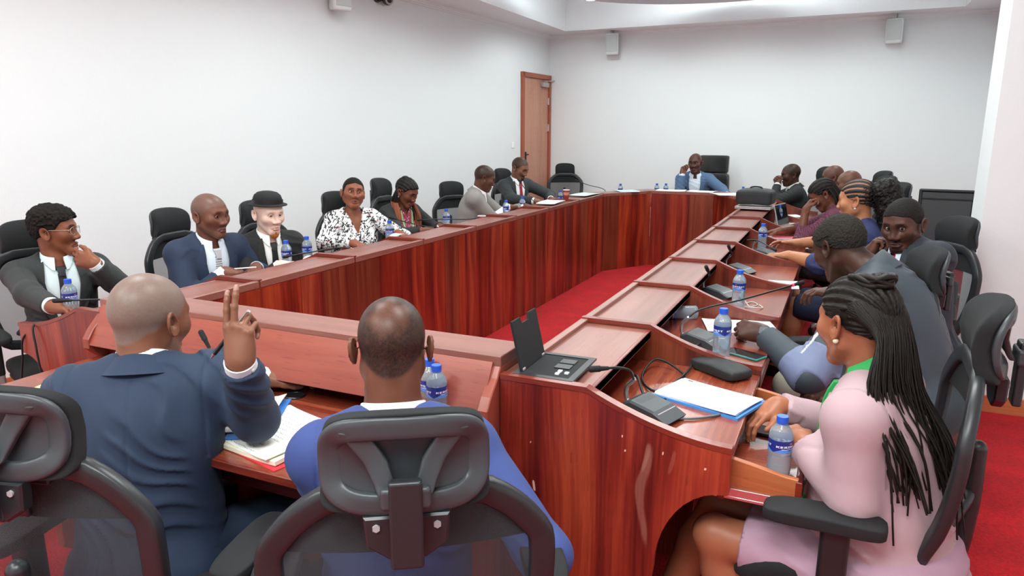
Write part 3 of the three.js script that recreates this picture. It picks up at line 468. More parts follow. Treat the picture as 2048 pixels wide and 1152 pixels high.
function largest(g) {   // keeps the largest connected piece of an indexed mesh
  const n = g.attributes.position.count, p = new Int32Array(n).map((_, i) => i), ix = g.index.array; const f = (i) => { while (p[i] !== i) { p[i] = p[p[i]]; i = p[i]; } return i; };
  for (let i = 0; i < ix.length; i += 3) { const a = f(ix[i]); p[f(ix[i + 1])] = a; p[f(ix[i + 2])] = a; } const c = new Map(); for (let i = 0; i < ix.length; i += 3) { const r = f(ix[i]); c.set(r, (c.get(r) || 0) + 1); }
  let best = -1, bn = -1; for (const [k, v] of c) if (v > bn) { bn = v; best = k; } if (c.size > 1) { const o = []; for (let i = 0; i < ix.length; i += 3) if (f(ix[i]) === best) o.push(ix[i], ix[i + 1], ix[i + 2]); g.setIndex(o); } return g;
}
const joinIdx = (list) => { const hasC = list.some((g) => g.attributes.color); for (const g of list) { if (hasC && !g.attributes.color) g.setAttribute('color', new THREE.BufferAttribute(new Float32Array(g.attributes.position.count * 3).fill(1), 3)); } return mergeGeometries(list); };
const boundsOf = (pts, r) => { const lo = [1e9, 1e9, 1e9], hi = [-1e9, -1e9, -1e9]; for (const p of pts) for (let i = 0; i < 3; i++) { lo[i] = Math.min(lo[i], p[i] - r); hi[i] = Math.max(hi[i], p[i] + r); } return [lo, hi]; };
const lin = (h) => new THREE.Color(h).toArray();
const mixc = (a, b, t) => [lerp(a[0], b[0], t), lerp(a[1], b[1], t), lerp(a[2], b[2], t)];

// head field in its own frame: x = the person's left, y up, z forward, origin between the ears at eye level
function headField(o) {
  const w = o.w ?? 1, fat = o.fat ?? 0, open = o.eyeOpen ?? 0.0078, jw = o.jaw ?? 1;
  const skull = blend([ell(ID, [0, 0.028, -0.014], [0.0765 * w, 0.089, 0.097]), ell(ID, [0, 0.02, 0.03], [0.066 * w, 0.07, 0.06])], 0.03);
  const jaw = blend([ell(ID, [0, -0.045, 0.028], [(0.057 + fat) * w, 0.072, 0.058 + fat * 0.4]), cap([0.048 * w * jw + fat, -0.055, 0.0], [0.016, -0.104, 0.062], 0.02 + fat, 0.017), cap([-0.048 * w * jw - fat, -0.055, 0.0], [-0.016, -0.104, 0.062], 0.02 + fat, 0.017), cap([-0.012, -0.106, 0.068], [0.012, -0.106, 0.068], 0.016)], 0.028);
  const cheeks = [1, -1].map((s) => ell(ID, [s * 0.043 * w, -0.024, 0.06], [0.026 + fat, 0.026, 0.024]));
  const brow = [cap([0.042, 0.021, 0.076], [0.008, 0.02, 0.087], 0.009, 0.01), cap([-0.042, 0.021, 0.076], [-0.008, 0.02, 0.087], 0.009, 0.01)];
  const nose = blend([cap([0, 0.006, 0.088], [0, -0.036, 0.106], 0.0085, 0.012), ell(ID, [0.0145, -0.041, 0.096], [0.011, 0.009, 0.012]), ell(ID, [-0.0145, -0.041, 0.096], [0.011, 0.009, 0.012])], 0.012);
  const lipU = blend([cap([0.024, -0.0765, 0.082], [0.004, -0.0685, 0.0935], 0.0045, 0.0062), cap([-0.024, -0.0765, 0.082], [-0.004, -0.0685, 0.0935], 0.0045, 0.0062)], 0.008), lipL = cap([-0.012, -0.0825, 0.0895], [0.012, -0.0825, 0.0895], 0.0074);
  const base = (x, y, z) => { let d = smin(skull(x, y, z), jaw(x, y, z), 0.035); if (z > 0.02) { d = smin(d, smin(cheeks[0](x, y, z), cheeks[1](x, y, z), 0.01), 0.03); d = smin(d, Math.min(brow[0](x, y, z), brow[1](x, y, z)), 0.022);
      const ax = Math.abs(x); const so = Math.hypot(ax - 0.032, y - 0.0, (z - 0.093) * 0.9) - 0.0165; d = smax(d, -so, 0.016);
      d = smin(d, nose(x, y, z), 0.014); d = smin(d, lipU(x, y, z), 0.009); d = smin(d, lipL(x, y, z), 0.009); d = smax(d, -(Math.max(Math.abs(y + 0.0752) - 0.0011, ax - 0.022, 0.08 - z)), 0.003);
      const ex = ax - 0.0315, ey = y - 0.001, ez = z - 0.0705, es = Math.sqrt(ex * ex + ey * ey + ez * ez); const lid = Math.max(es - 0.0152, open * 0.5 - Math.abs(ey - (o.lidShift ?? 0)) - Math.max(0, Math.abs(ex) - 0.009) * 0.6); d = smin(d, lid, 0.004); d = Math.max(d, -(Math.max(es - 0.0132, Math.abs(ey - (o.lidShift ?? 0)) - open * 0.5)));
    } return d; };
  const ear = (x, y, z) => { const ax = Math.abs(x) - 0.0775 * w - Math.max(0, -(z + 0.012)) * 0.35, yy = y + 0.01, zz = z + 0.012 + yy * 0.25; const k = Math.hypot(yy / 0.033, zz / 0.02); const shell = Math.max(Math.abs(ax - 0.004 - 0.006 * Math.min(1, k)) - 0.0048, (k - 1) * 0.02); const dish = Math.hypot((ax - 0.014) / 1, (yy - 0.004) / 1.3, (zz - 0.003)) - 0.0115; return smax(shell, -dish, 0.005); };
  return (x, y, z) => { let d = base(x, y, z); if (Math.abs(x) > 0.055 && y > -0.06 && y < 0.04) d = smin(d, ear(x, y, z), 0.008); return d; };
}
const scalpMask = (x, y, z, h = 0) => { const ax = Math.abs(x); if (ax > 0.079 && y < 0.035 && z > -0.045 && z < 0.03) return 0; let yh = z < -0.05 ? lerp(-0.07, -0.03, sstep(-0.1, -0.05, z)) : z < 0.0 ? lerp(-0.03, 0.0, sstep(-0.05, -0.005, z)) : z < 0.022 ? 0.0 + 0.35 * z : lerp(0.008, 0.066 + h - ax * 0.25, sstep(0.022, 0.062, z)); return sstep(-0.006, 0.008, y - yh); };

// hand in its own frame: wrist at the origin, y to the finger tips, x to the thumb, z = back of the hand
const POSES = {
  flat: { f: [[8, 12, 8], [6, 12, 8], [8, 12, 8], [12, 14, 10]], sp: [4, 1, -3, -8], th: 0.2 },
  relaxed: { f: [[22, 32, 20], [28, 36, 22], [32, 38, 24], [34, 38, 26]], sp: [3, 0, -3, -7], th: 0.35 },
  curled: { f: [[46, 62, 36], [54, 68, 40], [60, 70, 42], [62, 70, 42]], sp: [2, 0, -2, -4], th: 0.75 },
  fist: { f: [[76, 92, 50], [80, 95, 52], [82, 95, 52], [82, 92, 52]], sp: [1, 0, -1, -3], th: 1 },
  pinch: { f: [[48, 48, 26], [54, 52, 30], [58, 58, 32], [60, 60, 36]], sp: [2, 0, -2, -4], th: 0.85 },
  two: { f: [[4, 6, 4], [3, 8, 6], [52, 74, 42], [64, 80, 46]], sp: [1, -2, -2, -3], th: 0.95 },
  spread: { f: [[6, 16, 10], [10, 18, 12], [14, 20, 14], [18, 22, 16]], sp: [9, 3, -5, -14], th: 0.05 },
  chin: { f: [[30, 30, 18], [40, 44, 24], [46, 50, 28], [50, 52, 30]], sp: [6, 0, -3, -6], th: 0.3 },
};
function handField(pose, s = 1) {
  const P = POSES[pose], kx = [0.029, 0.0095, -0.0105, -0.029], ky = [0.089, 0.094, 0.089, 0.079], L = [[0.042, 0.025, 0.021], [0.046, 0.029, 0.022], [0.042, 0.027, 0.021], [0.034, 0.02, 0.019]], r = [0.0092, 0.0094, 0.0088, 0.0078];
  const palm = [], fingers = [], tips = [];
  for (let i = 0; i < 4; i++) { palm.push(cap([kx[i] * 0.55, 0.012, 0], [kx[i], ky[i] - 0.006, 0], 0.0145, 0.0115));
    let p = [kx[i], ky[i] - 0.004, 0.001], a = 0; const sp = P.sp[i] * DEG; const segs = []; for (let k = 0; k < 3; k++) { a += P.f[i][k] * DEG; const d = [Math.sin(sp) * Math.cos(a), Math.cos(a) * Math.cos(sp), -Math.sin(a)]; const q = mad(p, d, L[i][k]); segs.push(cap(p, q, r[i] * (1 - 0.08 * k), r[i] * (1 - 0.08 * (k + 1)))); p = q; } fingers.push(blend(segs, 0.004)); tips.push(p); }
  const t = P.th; const b = [0.02, 0.022, -0.006], m = [lerp(0.05, 0.036, t), lerp(0.055, 0.056, t), lerp(-0.008, -0.026, t)], ip = [lerp(0.066, 0.026, t), lerp(0.083, 0.083, t), lerp(-0.012, -0.042, t)], tp = [lerp(0.076, 0.008, t), lerp(0.106, 0.098, t), lerp(-0.014, -0.048, t)];
  const thumb = blend([cap(b, m, 0.0165, 0.0125), cap(m, ip, 0.0118, 0.0102), cap(ip, tp, 0.0102, 0.0085)], 0.008);
  const wrist = (x, y, z) => { const q = cap([0, -0.012, 0], [0, 0.022, 0], 0.0265, 0.0265)(x, y, z * 1.35); return q; };
  const palmF = blend([...palm, ell(ID, [0.014, 0.04, -0.009], [0.024, 0.032, 0.014]), ell(ID, [-0.018, 0.04, -0.008], [0.018, 0.036, 0.013])], 0.016);
  const f = (x, y, z) => { let d = smin(palmF(x, y, z), wrist(x, y, z), 0.03); d = smin(d, thumb(x, y, z), 0.012); let g = 1; for (const q of fingers) { const e = q(x, y, z); if (e < g) g = e; } return smin(d, g, 0.007); };
  return { f: (x, y, z) => f(x / s, y / s, z / s) * s, tips: tips.map((q) => mul(q, s)), thumb: mul(tp, s) };
}
function ik(S, W, l1, l2, hint) { let d = sub(W, S), D = len(d); if (D > (l1 + l2) * 0.995) { const k = D / ((l1 + l2) * 0.995); if (k > 1.12) console.log('arm stretched', k.toFixed(2)); l1 *= k; l2 *= k; } D = Math.max(D, Math.abs(l1 - l2) * 1.05 + 0.02); const u = nrm(d), a = (l1 * l1 - l2 * l2 + D * D) / (2 * D), hgt = Math.sqrt(Math.max(0, l1 * l1 - a * a)); let n = sub(hint, S); n = sub(n, mul(u, dot(n, u))); n = nrm(n); return add(mad(S, u, a), mul(n, hgt)); }
const wrinkle = (x, y, z, k, sd = 0) => { const a = noise3(x * 7 + sd, y * 9 + sd, z * 7), m = sstep(-0.1, 0.5, noise3(x * 5.5 + sd * 2, y * 6, z * 5.5 - sd)); const w = noise3(x * 7 + 3, y * 7 + sd, z * 7); const dr = 0.5 * noise3(x * 2.2 + sd, y * 2.2, z * 2.2); const ph = (y + (0.55 + dr) * x - (0.35 - dr) * z) * 105 + 5.5 * w; const fo = (0.5 + 0.5 * Math.sin(ph)) ** 2; return k * (0.5 * a + 0.9 * m * (0.36 - fo)); };
// a strip laid on a field's front, gridFn(u, v) -> chest-frame [x, y]
function patch(field, fr, gridFn, nu, nv, off, dir = 1, th = 0.005) {
  const pos = [], uv = [], idx = []; const P = [];
  for (let j = 0; j <= nv; j++) for (let i = 0; i <= nu; i++) { const [x, y] = gridFn(i / nu, j / nv); let z = 0.34, d = 1; for (let k = 0; k < 90 && d > 0.0006 && z > -0.2; k++) { const w = toW(fr, x, y, z * dir); d = field(w[0], w[1], w[2]); z -= Math.max(d * 0.7, 0.0006); } P.push([x, y, (z + off) * dir]); }
  const push = (q, u, v) => { const w = toW(fr, ...q); pos.push(...w); uv.push(u, v); return pos.length / 3 - 1; };
  const A = P.map((q, n) => push(q, (n % (nu + 1)) / nu, Math.floor(n / (nu + 1)) / nv)), Bk = P.map((q, n) => push([q[0], q[1], q[2] - (off + th) * dir], (n % (nu + 1)) / nu, Math.floor(n / (nu + 1)) / nv));
  const at = (i, j) => j * (nu + 1) + i; const Q = (a, b, c, d) => idx.push(a, b, c, a, c, d);
  for (let j = 0; j < nv; j++) for (let i = 0; i < nu; i++) Q(A[at(i, j)], A[at(i + 1, j)], A[at(i + 1, j + 1)], A[at(i, j + 1)]);
  for (let i = 0; i < nu; i++) { Q(A[at(i, 0)], Bk[at(i, 0)], Bk[at(i + 1, 0)], A[at(i + 1, 0)]); Q(A[at(i, nv)], A[at(i + 1, nv)], Bk[at(i + 1, nv)], Bk[at(i, nv)]); }
  for (let j = 0; j < nv; j++) { Q(A[at(0, j)], A[at(0, j + 1)], Bk[at(0, j + 1)], Bk[at(0, j)]); Q(A[at(nu, j)], Bk[at(nu, j)], Bk[at(nu, j + 1)], A[at(nu, j + 1)]); }
  const g = new THREE.BufferGeometry(); g.setAttribute('position', new THREE.Float32BufferAttribute(pos, 3)); g.setAttribute('uv', new THREE.Float32BufferAttribute(uv, 2)); g.setIndex(idx); const h = g.toNonIndexed(); h.computeVertexNormals(); return smoothFacets(h, 0.6);
}
function smoothFacets(g, cosMin) { const p = g.attributes.position, n = g.attributes.normal, m = new Map(), N = []; for (let i = 0; i < p.count; i++) { const k = `${Math.round(p.getX(i) * 1e4)},${Math.round(p.getY(i) * 1e4)},${Math.round(p.getZ(i) * 1e4)}`; if (!m.has(k)) m.set(k, []); m.get(k).push(i); N.push([n.getX(i), n.getY(i), n.getZ(i)]); }
  for (const l of m.values()) for (const i of l) { let s = [0, 0, 0]; for (const j of l) if (dot(N[i], N[j]) > cosMin) s = add(s, N[j]); s = nrm(s); n.setXYZ(i, ...s); } return g; }
// a ribbon ring round the neck (shirt or jacket collar)
function neckRing(fr, a0, a1, inner, outer, th, n = 48) {   // inner/outer: angle -> [radius, y]; angle 0 = front
  const pos = [], idx = []; for (let i = 0; i <= n; i++) { const a = lerp(a0, a1, i / n); const s = Math.sin(a), c = Math.cos(a); const [r0, y0, z0 = 0] = inner(a), [r1, y1, z1 = 0] = outer(a); const put = (r, y, z) => pos.push(...toW(fr, s * r, y, c * r + z));
    put(r0 - th, y0 - 0.012, z0); put(r0 - th * 0.3, y0 + 0.002, z0); put(r0 + th, y0, z0); put(lerp(r0, r1, 0.6) + th, lerp(y0, y1, 0.6), lerp(z0, z1, 0.6)); put(r1 + th, y1, z1); put(r1 - th * 0.4, y1, z1); }
  for (let i = 0; i < n; i++) for (let k = 0; k < 6; k++) { const a = i * 6 + k, b = i * 6 + (k + 1) % 6, c = a + 6, d = b + 6; idx.push(a, b, d, a, d, c); }
  for (let k = 1; k < 5; k++) { idx.push(0, k + 1, k); const e = n * 6; idx.push(e, e + k, e + k + 1); }
  const g = new THREE.BufferGeometry(); g.setAttribute('position', new THREE.Float32BufferAttribute(pos, 3)); g.setIndex(idx); const h = g.toNonIndexed(); h.computeVertexNormals(); return smoothFacets(h, 0.5);
}
// ---------------------------------------------------------------- one seated person from a pose and a look
function shoeGeo(at, dir) { const g = superEll(0.045, 0.04, 0.13, 0.5, 0.6, 24, 14, (x, y, z) => [x * (1 - 0.1 * (z > 0 ? z / 0.13 : 0)), Math.max(y, -0.035) * (z > 0.02 ? 1 - 3 * (z - 0.02) : 1) + 0.04, z + 0.05]); g.rotateY(Math.atan2(dir[0], dir[2])); g.translate(at[0], 0, at[2]); return g; }
function person(o) {
  const s = o.s ?? 1, K = o.look, cellH = (o.ch ?? 0.004) * 1.16, cellB = (o.cb ?? 0.011) * 1.2, fem = K.female ? 1 : 0, g = o.girth ?? 1;
  const heading = (d) => { const a = d * DEG; return { f: [Math.sin(a), 0, -Math.cos(a)], l: [-Math.cos(a), 0, -Math.sin(a)] }; };
  const hb = heading(o.dir), up = [0, 1, 0];
  const tilt = (l, sd) => { const Y = nrm(add(add(up, mul(hb.f, Math.tan(l * DEG))), mul(hb.l, Math.tan(sd * DEG)))); const Z = nrm(sub(hb.f, mul(Y, dot(hb.f, Y)))); return { Y, Z, X: cross(Y, Z) }; };
  const base = [o.head[0], 0, o.head[2]];
  const lean = o.lean ?? 8, side = o.side ?? 0, tc = tilt(lean, side), tp = tilt(lean * 0.3, side * 0.3);
  const hh = heading(o.hdir ?? o.dir), p = (o.pitch ?? 0) * DEG, rl = (o.roll ?? 0) * DEG;
  let Zh = add(mul(hh.f, Math.cos(p)), mul(up, -Math.sin(p))), Yh0 = add(mul(up, Math.cos(p)), mul(hh.f, Math.sin(p))), Xh0 = cross(Yh0, Zh); const Xh = add(mul(Xh0, Math.cos(rl)), mul(Yh0, Math.sin(rl))), Yh = cross(Zh, Xh);
  const HC_ = sub(o.head, base), hs = (o.hs ?? 1) * s, H = frame(HC_, Xh, Yh, Zh);
  const nd = o.neckFwd ? nrm(add(mul(tc.Y, 1 - o.neckFwd), mul(hb.f, o.neckFwd))) : tc.Y; const N = mad(mad(mad(HC_, Yh, -0.082 * hs), Zh, -0.012 * hs), nd, -(o.neckLen ?? 0.076) * s);
  const C = frame(N, tc.X, tc.Y, tc.Z); const hip = mad(mad(N, tc.Y, -0.28 * s), tp.Y, -0.23 * s); const Pf = frame(hip, tp.X, tp.Y, tp.Z);
  if (o.log) console.log(o.name, 'hip', add(hip, base).map((q) => q.toFixed(3)).join(' '));
  const W_ = (q) => sub(q, base);
  const sw = (0.172 - 0.016 * fem) * s * (o.sw ?? 1);
  const arms = {}; const l1 = 0.29 * s * (o.armLen ?? 1), l2 = 0.255 * s, ag = o.armG ?? g;
  for (const [k, sg] of [['L', 1], ['R', -1]]) { const a = o[k]; if (!a) continue; const S = toW(C, sg * sw, -0.052 * s + (a.lift ?? 0), 0.0 + (a.fore ?? 0)); const Wr = a.wrist ? W_(a.wrist) : toW(Pf, sg * 0.2, 0.22, 0.3); const hint = a.elbow ? W_(a.elbow) : add(S, add(mul(up, -0.3), add(mul(hb.l, sg * 0.12), mul(hb.f, -0.04)))); const E = a.E ? W_(a.E) : ik(S, Wr, l1, l2, hint);
    const fd = nrm(a.fingers ?? sub(Wr, E)); let pn = a.palm ?? [0, -1, 0]; pn = nrm(sub(pn, mul(fd, dot(pn, fd)))); const Zb = mul(pn, -1); const Xt = sg < 0 ? cross(Zb, fd) : cross(fd, Zb); arms[k] = { S, E, W: Wr, sg, pose: a.pose ?? 'relaxed', Hf: frame(Wr, Xt, fd, Zb) }; if (o.log) console.log(k, 'elbow', add(E, base).map((q) => q.toFixed(3)).join(' ')); }
  const knees = {}, feet = {}; const lf = heading(o.legDir ?? o.dir);
  for (const [k, sg] of [['L', 1], ['R', -1]]) { knees[k] = o.knees?.[k] ? W_(o.knees[k]) : add(add(hip, mul(lf.l, sg * 0.12)), add(mul(lf.f, 0.42 * s), [0, 0.0, 0])); feet[k] = o.feet?.[k] ? W_(o.feet[k]) : [knees[k][0] + lf.f[0] * 0.03, 0.09, knees[k][2] + lf.f[2] * 0.03]; }
  // -- torso field with inflation i
  const bel = o.belly ?? 0, bu = o.bust ?? 1;
  const torso = (i, low = true) => { const e = [ell(C, [0, -0.17 * s, -0.005], [(0.152 - 0.012 * fem) * s * g + i, 0.2 * s + i, (0.108) * s * g + i]), cap(toW(C, sw * 0.82, -0.062 * s, -0.012), toW(C, -sw * 0.82, -0.062 * s, -0.012), 0.052 * s + i * 0.9), cap(toW(C, 0.045, 0.005, -0.022), toW(C, sw * 0.86, -0.045 * s, -0.014), 0.034 * s + i * 0.7), cap(toW(C, -0.045, 0.005, -0.022), toW(C, -sw * 0.86, -0.045 * s, -0.014), 0.034 * s + i * 0.7), ell(Pf, [0, 0.15 * s, 0.012 + bel * 0.5], [(0.142 + 0.004 * fem) * s * g + i + bel * 0.3, 0.17 * s + i, 0.112 * s * g + i + bel])];
    if (fem) e.push(ell(C, [0.072 * s, -0.2 * s, 0.07 * g], [0.07 * s * g * bu + i, 0.07 * s * bu + i, 0.062 * s * g * bu + i]), ell(C, [-0.072 * s, -0.2 * s, 0.07 * g], [0.07 * s * g * bu + i, 0.07 * s * bu + i, 0.062 * s * g * bu + i]));
    if (low) e.push(ell(Pf, [0, 0.0, -0.02], [(0.165 + 0.02 * fem) * s * g + i, 0.125 * s + i, 0.135 * s * g + i])); return blend(e, 0.055); };
  const armF = (a, i, cutW = 0, tight = 1) => { const dE = nrm(sub(a.W, a.E)), cut = mad(a.W, dE, -cutW); const up_ = cap(a.S, a.E, (0.05 * ag + i) * tight * s, (0.042 * ag + i) * tight * s), fo = cap(a.E, a.W, (0.041 * ag + i) * tight * s, (0.03 + i * 0.9) * s), sh = cap(a.S, a.S, (0.049 * ag + i) * s); return (x, y, z) => { const f0 = Math.max(fo(x, y, z), (x - cut[0]) * dE[0] + (y - cut[1]) * dE[1] + (z - cut[2]) * dE[2]); return smin(smin(up_(x, y, z), f0, 0.03), sh(x, y, z), 0.03); }; };
  const t = new THREE.Group(); t.name = numbered('person'); t.position.set(...base); t.userData = { label: o.label, category: 'person' }; scene.add(t); if (o.group) t.userData.group = o.group;
  // -- body: head + neck, hands, limbs in one mesh
  const lift_ = (c) => (c[0] > 0.6 ? c : [c[0] * 1.3, c[1] * 1.24, c[2] * 1.2]); const skin = lift_(lin(K.skin)), skin2 = lift_(lin(K.skin2 ?? K.skin)), dark = lin(K.hairColor ?? 0x15110f), lip = lin(K.lip ?? 0x6d3c36), beardC = lin(K.beardColor ?? 0x15110f);
  const hf = headField({ w: K.hw ?? 1, fat: K.fat ?? 0, eyeOpen: K.eyeOpen, jaw: K.jaw, lidShift: K.lidShift }); const ih = 1 / hs;
  const loc = (x, y, z) => { const a = x - H.o[0], b = y - H.o[1], c = z - H.o[2]; return [(a * Xh[0] + b * Xh[1] + c * Xh[2]) * ih, (a * Yh[0] + b * Yh[1] + c * Yh[2]) * ih, (a * Zh[0] + b * Zh[1] + c * Zh[2]) * ih]; };
  const nr = (K.neck ?? 1) * (fem ? 0.047 : 0.054) * s; const neckA = toW(H, 0, -0.045 * hs, -0.028 * hs), neckB = toW(C, 0, 0.0, -0.006), neckC = toW(C, 0, -0.06, 0.0); const neck = blend([cap(neckA, neckB, nr, nr * 1.06), cap(neckB, neckC, nr * 1.1, nr * 1.5)], 0.03);
  const headW = (x, y, z) => { const q = loc(x, y, z); const lo_ = q[1] < -0.2; const hd = lo_ ? len(q) - 0.12 : hf(q[0], q[1], q[2]); return smin(hd * hs, neck(x, y, z), 0.022); };
  const hmask = K.stubble ? 1 : 0;
  const skinCol = (x, y, z) => { const q = loc(x, y, z); let c = mixc(skin, skin2, clamp(0.5 + 0.6 * noise3(q[0] * 30, q[1] * 30, q[2] * 30)) * 0.6); const ax = Math.abs(q[0]);
    if (q[2] > 0.055) { const bw = sstep(0.006, 0.002, Math.abs(q[1] - 0.0245 + (ax - 0.03) ** 2 * 3 - 0.002)) * sstep(0.008, 0.013, ax) * sstep(0.052, 0.046, ax); c = mixc(c, lin(K.browColor ?? 0x17110e), bw * (K.brow ?? 0.85)); const lp = sstep(0.011, 0.007, Math.abs(q[1] + 0.0755)) * sstep(0.027, 0.022, ax) * sstep(0.075, 0.082, q[2]); c = mixc(c, lip, lp * 0.8);
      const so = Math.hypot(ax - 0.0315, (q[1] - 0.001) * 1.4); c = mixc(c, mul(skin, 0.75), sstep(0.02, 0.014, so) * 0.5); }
    if (K.beard) { const b = sstep(-0.058, -0.072, q[1] + 0.012 * sstep(0.03, 0.06, ax) * -1) * sstep(-0.02, 0.02, q[2] + 0.0) * (1 - sstep(0.011, 0.008, Math.abs(q[1] + 0.0755)) * sstep(0.026, 0.02, ax) * sstep(0.07, 0.08, q[2])); const mo = K.noMo ? 0 : sstep(0.012, 0.006, Math.abs(q[1] + 0.058)) * sstep(0.03, 0.022, ax) * sstep(0.07, 0.078, q[2]); const wd = K.beard === 'goatee' ? sstep(0.034, 0.024, ax) : 1; c = mixc(c, beardC, clamp(b * wd + mo) * (K.beardAmt ?? 0.6) * sstep(-0.14, -0.125, q[1])); }
    if (hmask) { const m = scalpMask(q[0], q[1], q[2], K.hairline ?? 0); const cr = K.crown ? 1 - K.crown * sstep(0.062, 0.03, Math.hypot(q[0], q[1] - 0.075, q[2] + 0.085) + 0.012 * noise3(q[0] * 60, q[1] * 60, q[2] * 60)) : 1; c = mixc(c, dark, m * cr * K.stubble * (0.85 + 0.3 * noise3(q[0] * 420, q[1] * 420, q[2] * 420))); }
    if (K.nails) c = c; return c; };
  const bodyParts = []; { const [lo, hi] = boundsOf([toW(H, 0, 0.0, 0)], 0.145 * hs); const b2 = boundsOf([neckC], 0.075); bodyParts.push(net(headW, lo.map((v, i) => Math.min(v, b2[0][i])), hi.map((v, i) => Math.max(v, b2[1][i])), cellH, skinCol)); }
  const cuffLen = {}; const bare = K.bareArms;
  for (const k of ['L', 'R']) { const a = arms[k]; if (!a) continue; const hd = handField(a.pose, s * (fem ? 0.92 : 1) * (o[k].hs ?? 1)), Hf = a.Hf; a.tips = hd.tips.map((q) => toW(Hf, ...q)); a.thumb = toW(Hf, ...hd.thumb); const f = (x, y, z) => { const u = x - Hf.o[0], v = y - Hf.o[1], w = z - Hf.o[2]; return hd.f(u * Hf.X[0] + v * Hf.X[1] + w * Hf.X[2], u * Hf.Y[0] + v * Hf.Y[1] + w * Hf.Y[2], u * Hf.Z[0] + v * Hf.Z[1] + w * Hf.Z[2]); };
    const stump = cap(mad(a.W, nrm(sub(a.E, a.W)), 0.07), a.W, 0.0315 * s, 0.0265 * s); const f2 = (x, y, z) => { const u = x - Hf.o[0], v = y - Hf.o[1], w = z - Hf.o[2]; const ly = u * Hf.Y[0] + v * Hf.Y[1] + w * Hf.Y[2]; return smin(f(x, y, z), stump(x, y, z), 0.022); };
    const pts = [...a.tips, a.thumb, toW(Hf, 0.05, 0.06, 0), toW(Hf, -0.05, 0.06, 0), a.W, mad(a.W, nrm(sub(a.E, a.W)), 0.07)]; const [lo, hi] = boundsOf(pts, 0.042); const palmC = lin(K.palm ?? 0x9a6a58); const tipN = a.tips;
    bodyParts.push(net(f2, lo, hi, Math.max(0.004, cellH), (x, y, z, nx, ny, nz) => { let c = mixc(skin, skin2, 0.4); const pz = nx * Hf.Z[0] + ny * Hf.Z[1] + nz * Hf.Z[2]; c = mixc(c, palmC, sstep(0.1, -0.6, pz) * 0.6); for (const tq of tipN) { const dd = Math.hypot(x - tq[0], y - tq[1], z - tq[2]); if (dd < 0.012 && pz > 0.25) c = mixc(c, lin(K.nails ?? 0xb99084), 0.7); } return c; })); }
  { const i = -0.012; const parts = [torso(i)]; for (const k of ['L', 'R']) { if (arms[k]) parts.push(armF(arms[k], bare ? 0.0 : i, 0)); const kn = knees[k], ft = feet[k], hj = toW(Pf, (k === 'L' ? 1 : -1) * 0.09 * s, -0.01, 0); parts.push(blend([cap(hj, kn, 0.078 * s * g, 0.054 * s), cap(kn, mad(kn, sub(ft, kn), 0.32), 0.053 * s, 0.056 * s * g), cap(mad(kn, sub(ft, kn), 0.32), ft, 0.056 * s * g, 0.034 * s), cap(ft, [ft[0] + lf.f[0] * 0.11, 0.035, ft[2] + lf.f[2] * 0.11], 0.034, 0.028)], 0.025)); }
    const f = blend(parts, 0.025); const pts = [N, hip, knees.L, knees.R, feet.L, feet.R]; for (const k of ['L', 'R']) if (arms[k]) pts.push(arms[k].E, arms[k].W, arms[k].S); const [lo, hi] = boundsOf(pts, 0.2); lo[1] = Math.max(lo[1], 0.0);
    bodyParts.push(net(f, lo, hi, K.bareLegs ? 0.014 : bare ? 0.013 : 0.032, () => mixc(skin, skin2, 0.3))); }
  const bodyM = mat({ color: 0xffffff, vertexColors: true, roughness: K.skinRough ?? 0.4, specularIntensity: 0.6 });
  part('body', joinIdx(bodyParts), bodyM, t);
  // eyes
  if (K.eyes !== false) for (const sg of [1, -1]) { const e = new THREE.SphereGeometry(0.0128 * hs, 20, 16); const gz = nrm([(K.gaze?.[0] ?? 0) * 1, K.gaze?.[1] ?? 0, 1]); const P = e.attributes.position, col = []; for (let i = 0; i < P.count; i++) { const d = nrm([P.getX(i), P.getY(i), P.getZ(i)]); const a = dot(d, gz); col.push(...(a > 0.945 ? lin(0x050403) : a > 0.79 ? lin(0x2a1710) : lin(0xe9e2dc))); } e.setAttribute('color', new THREE.Float32BufferAttribute(col, 3));
    e.applyMatrix4(new THREE.Matrix4().makeBasis(V(...Xh), V(...Yh), V(...Zh))); e.translate(...toW(H, sg * 0.0315 * hs, 0.001 * hs, 0.0705 * hs)); part('eye', e, mat({ vertexColors: true, roughness: 0.12 }), t); }
  // -- clothing
  const uvf = (x, y, z) => { const q = sub([x, y, z], N); return [dot(q, tc.X) + 0.55 * dot(q, tc.Z), dot(q, tc.Y)]; };
  const sd = (o.head[0] * 37 + o.head[2] * 11) % 50; const hemY = K.hem ?? -0.1;
  const ctx = { t, C, Pf, H, N, hip, arms, knees, feet, torso, armF, neck, o, K, s, hs, g, base, hb, lf, tc, uvf, cellB, toLocalHead: loc, hf, Xh, Yh, Zh };
  const torsoOnly = (infl, wr) => { const T0 = torso(infl); return (x, y, z) => T0(x, y, z) + wrinkle(x, y, z, wr, sd); };
  const cloth = (infl, cutW, wr) => { const T0 = torso(infl), A = ['L', 'R'].filter((k) => arms[k]).map((k) => armF(arms[k], infl, cutW)); return (x, y, z) => { let d = T0(x, y, z); for (const a of A) d = smin(d, a(x, y, z), 0.042); d += wrinkle(x, y, z, wr, sd); const q1 = (x - hip[0]) * tp.Y[0] + (y - hip[1]) * tp.Y[1] + (z - hip[2]) * tp.Y[2]; return Math.max(d, hemY - q1); }; };
  const armPts = ['L', 'R'].filter((k) => arms[k]).flatMap((k) => [arms[k].S, arms[k].E, arms[k].W]);
  const bb = boundsOf([N, hip, ...armPts], 0.2);
  const nb = nr * 1.08; const neckCut = cap(toW(C, 0, 0.3, 0.03), toW(C, 0, -0.02, 0.012), nb + 0.013, nb + 0.013);
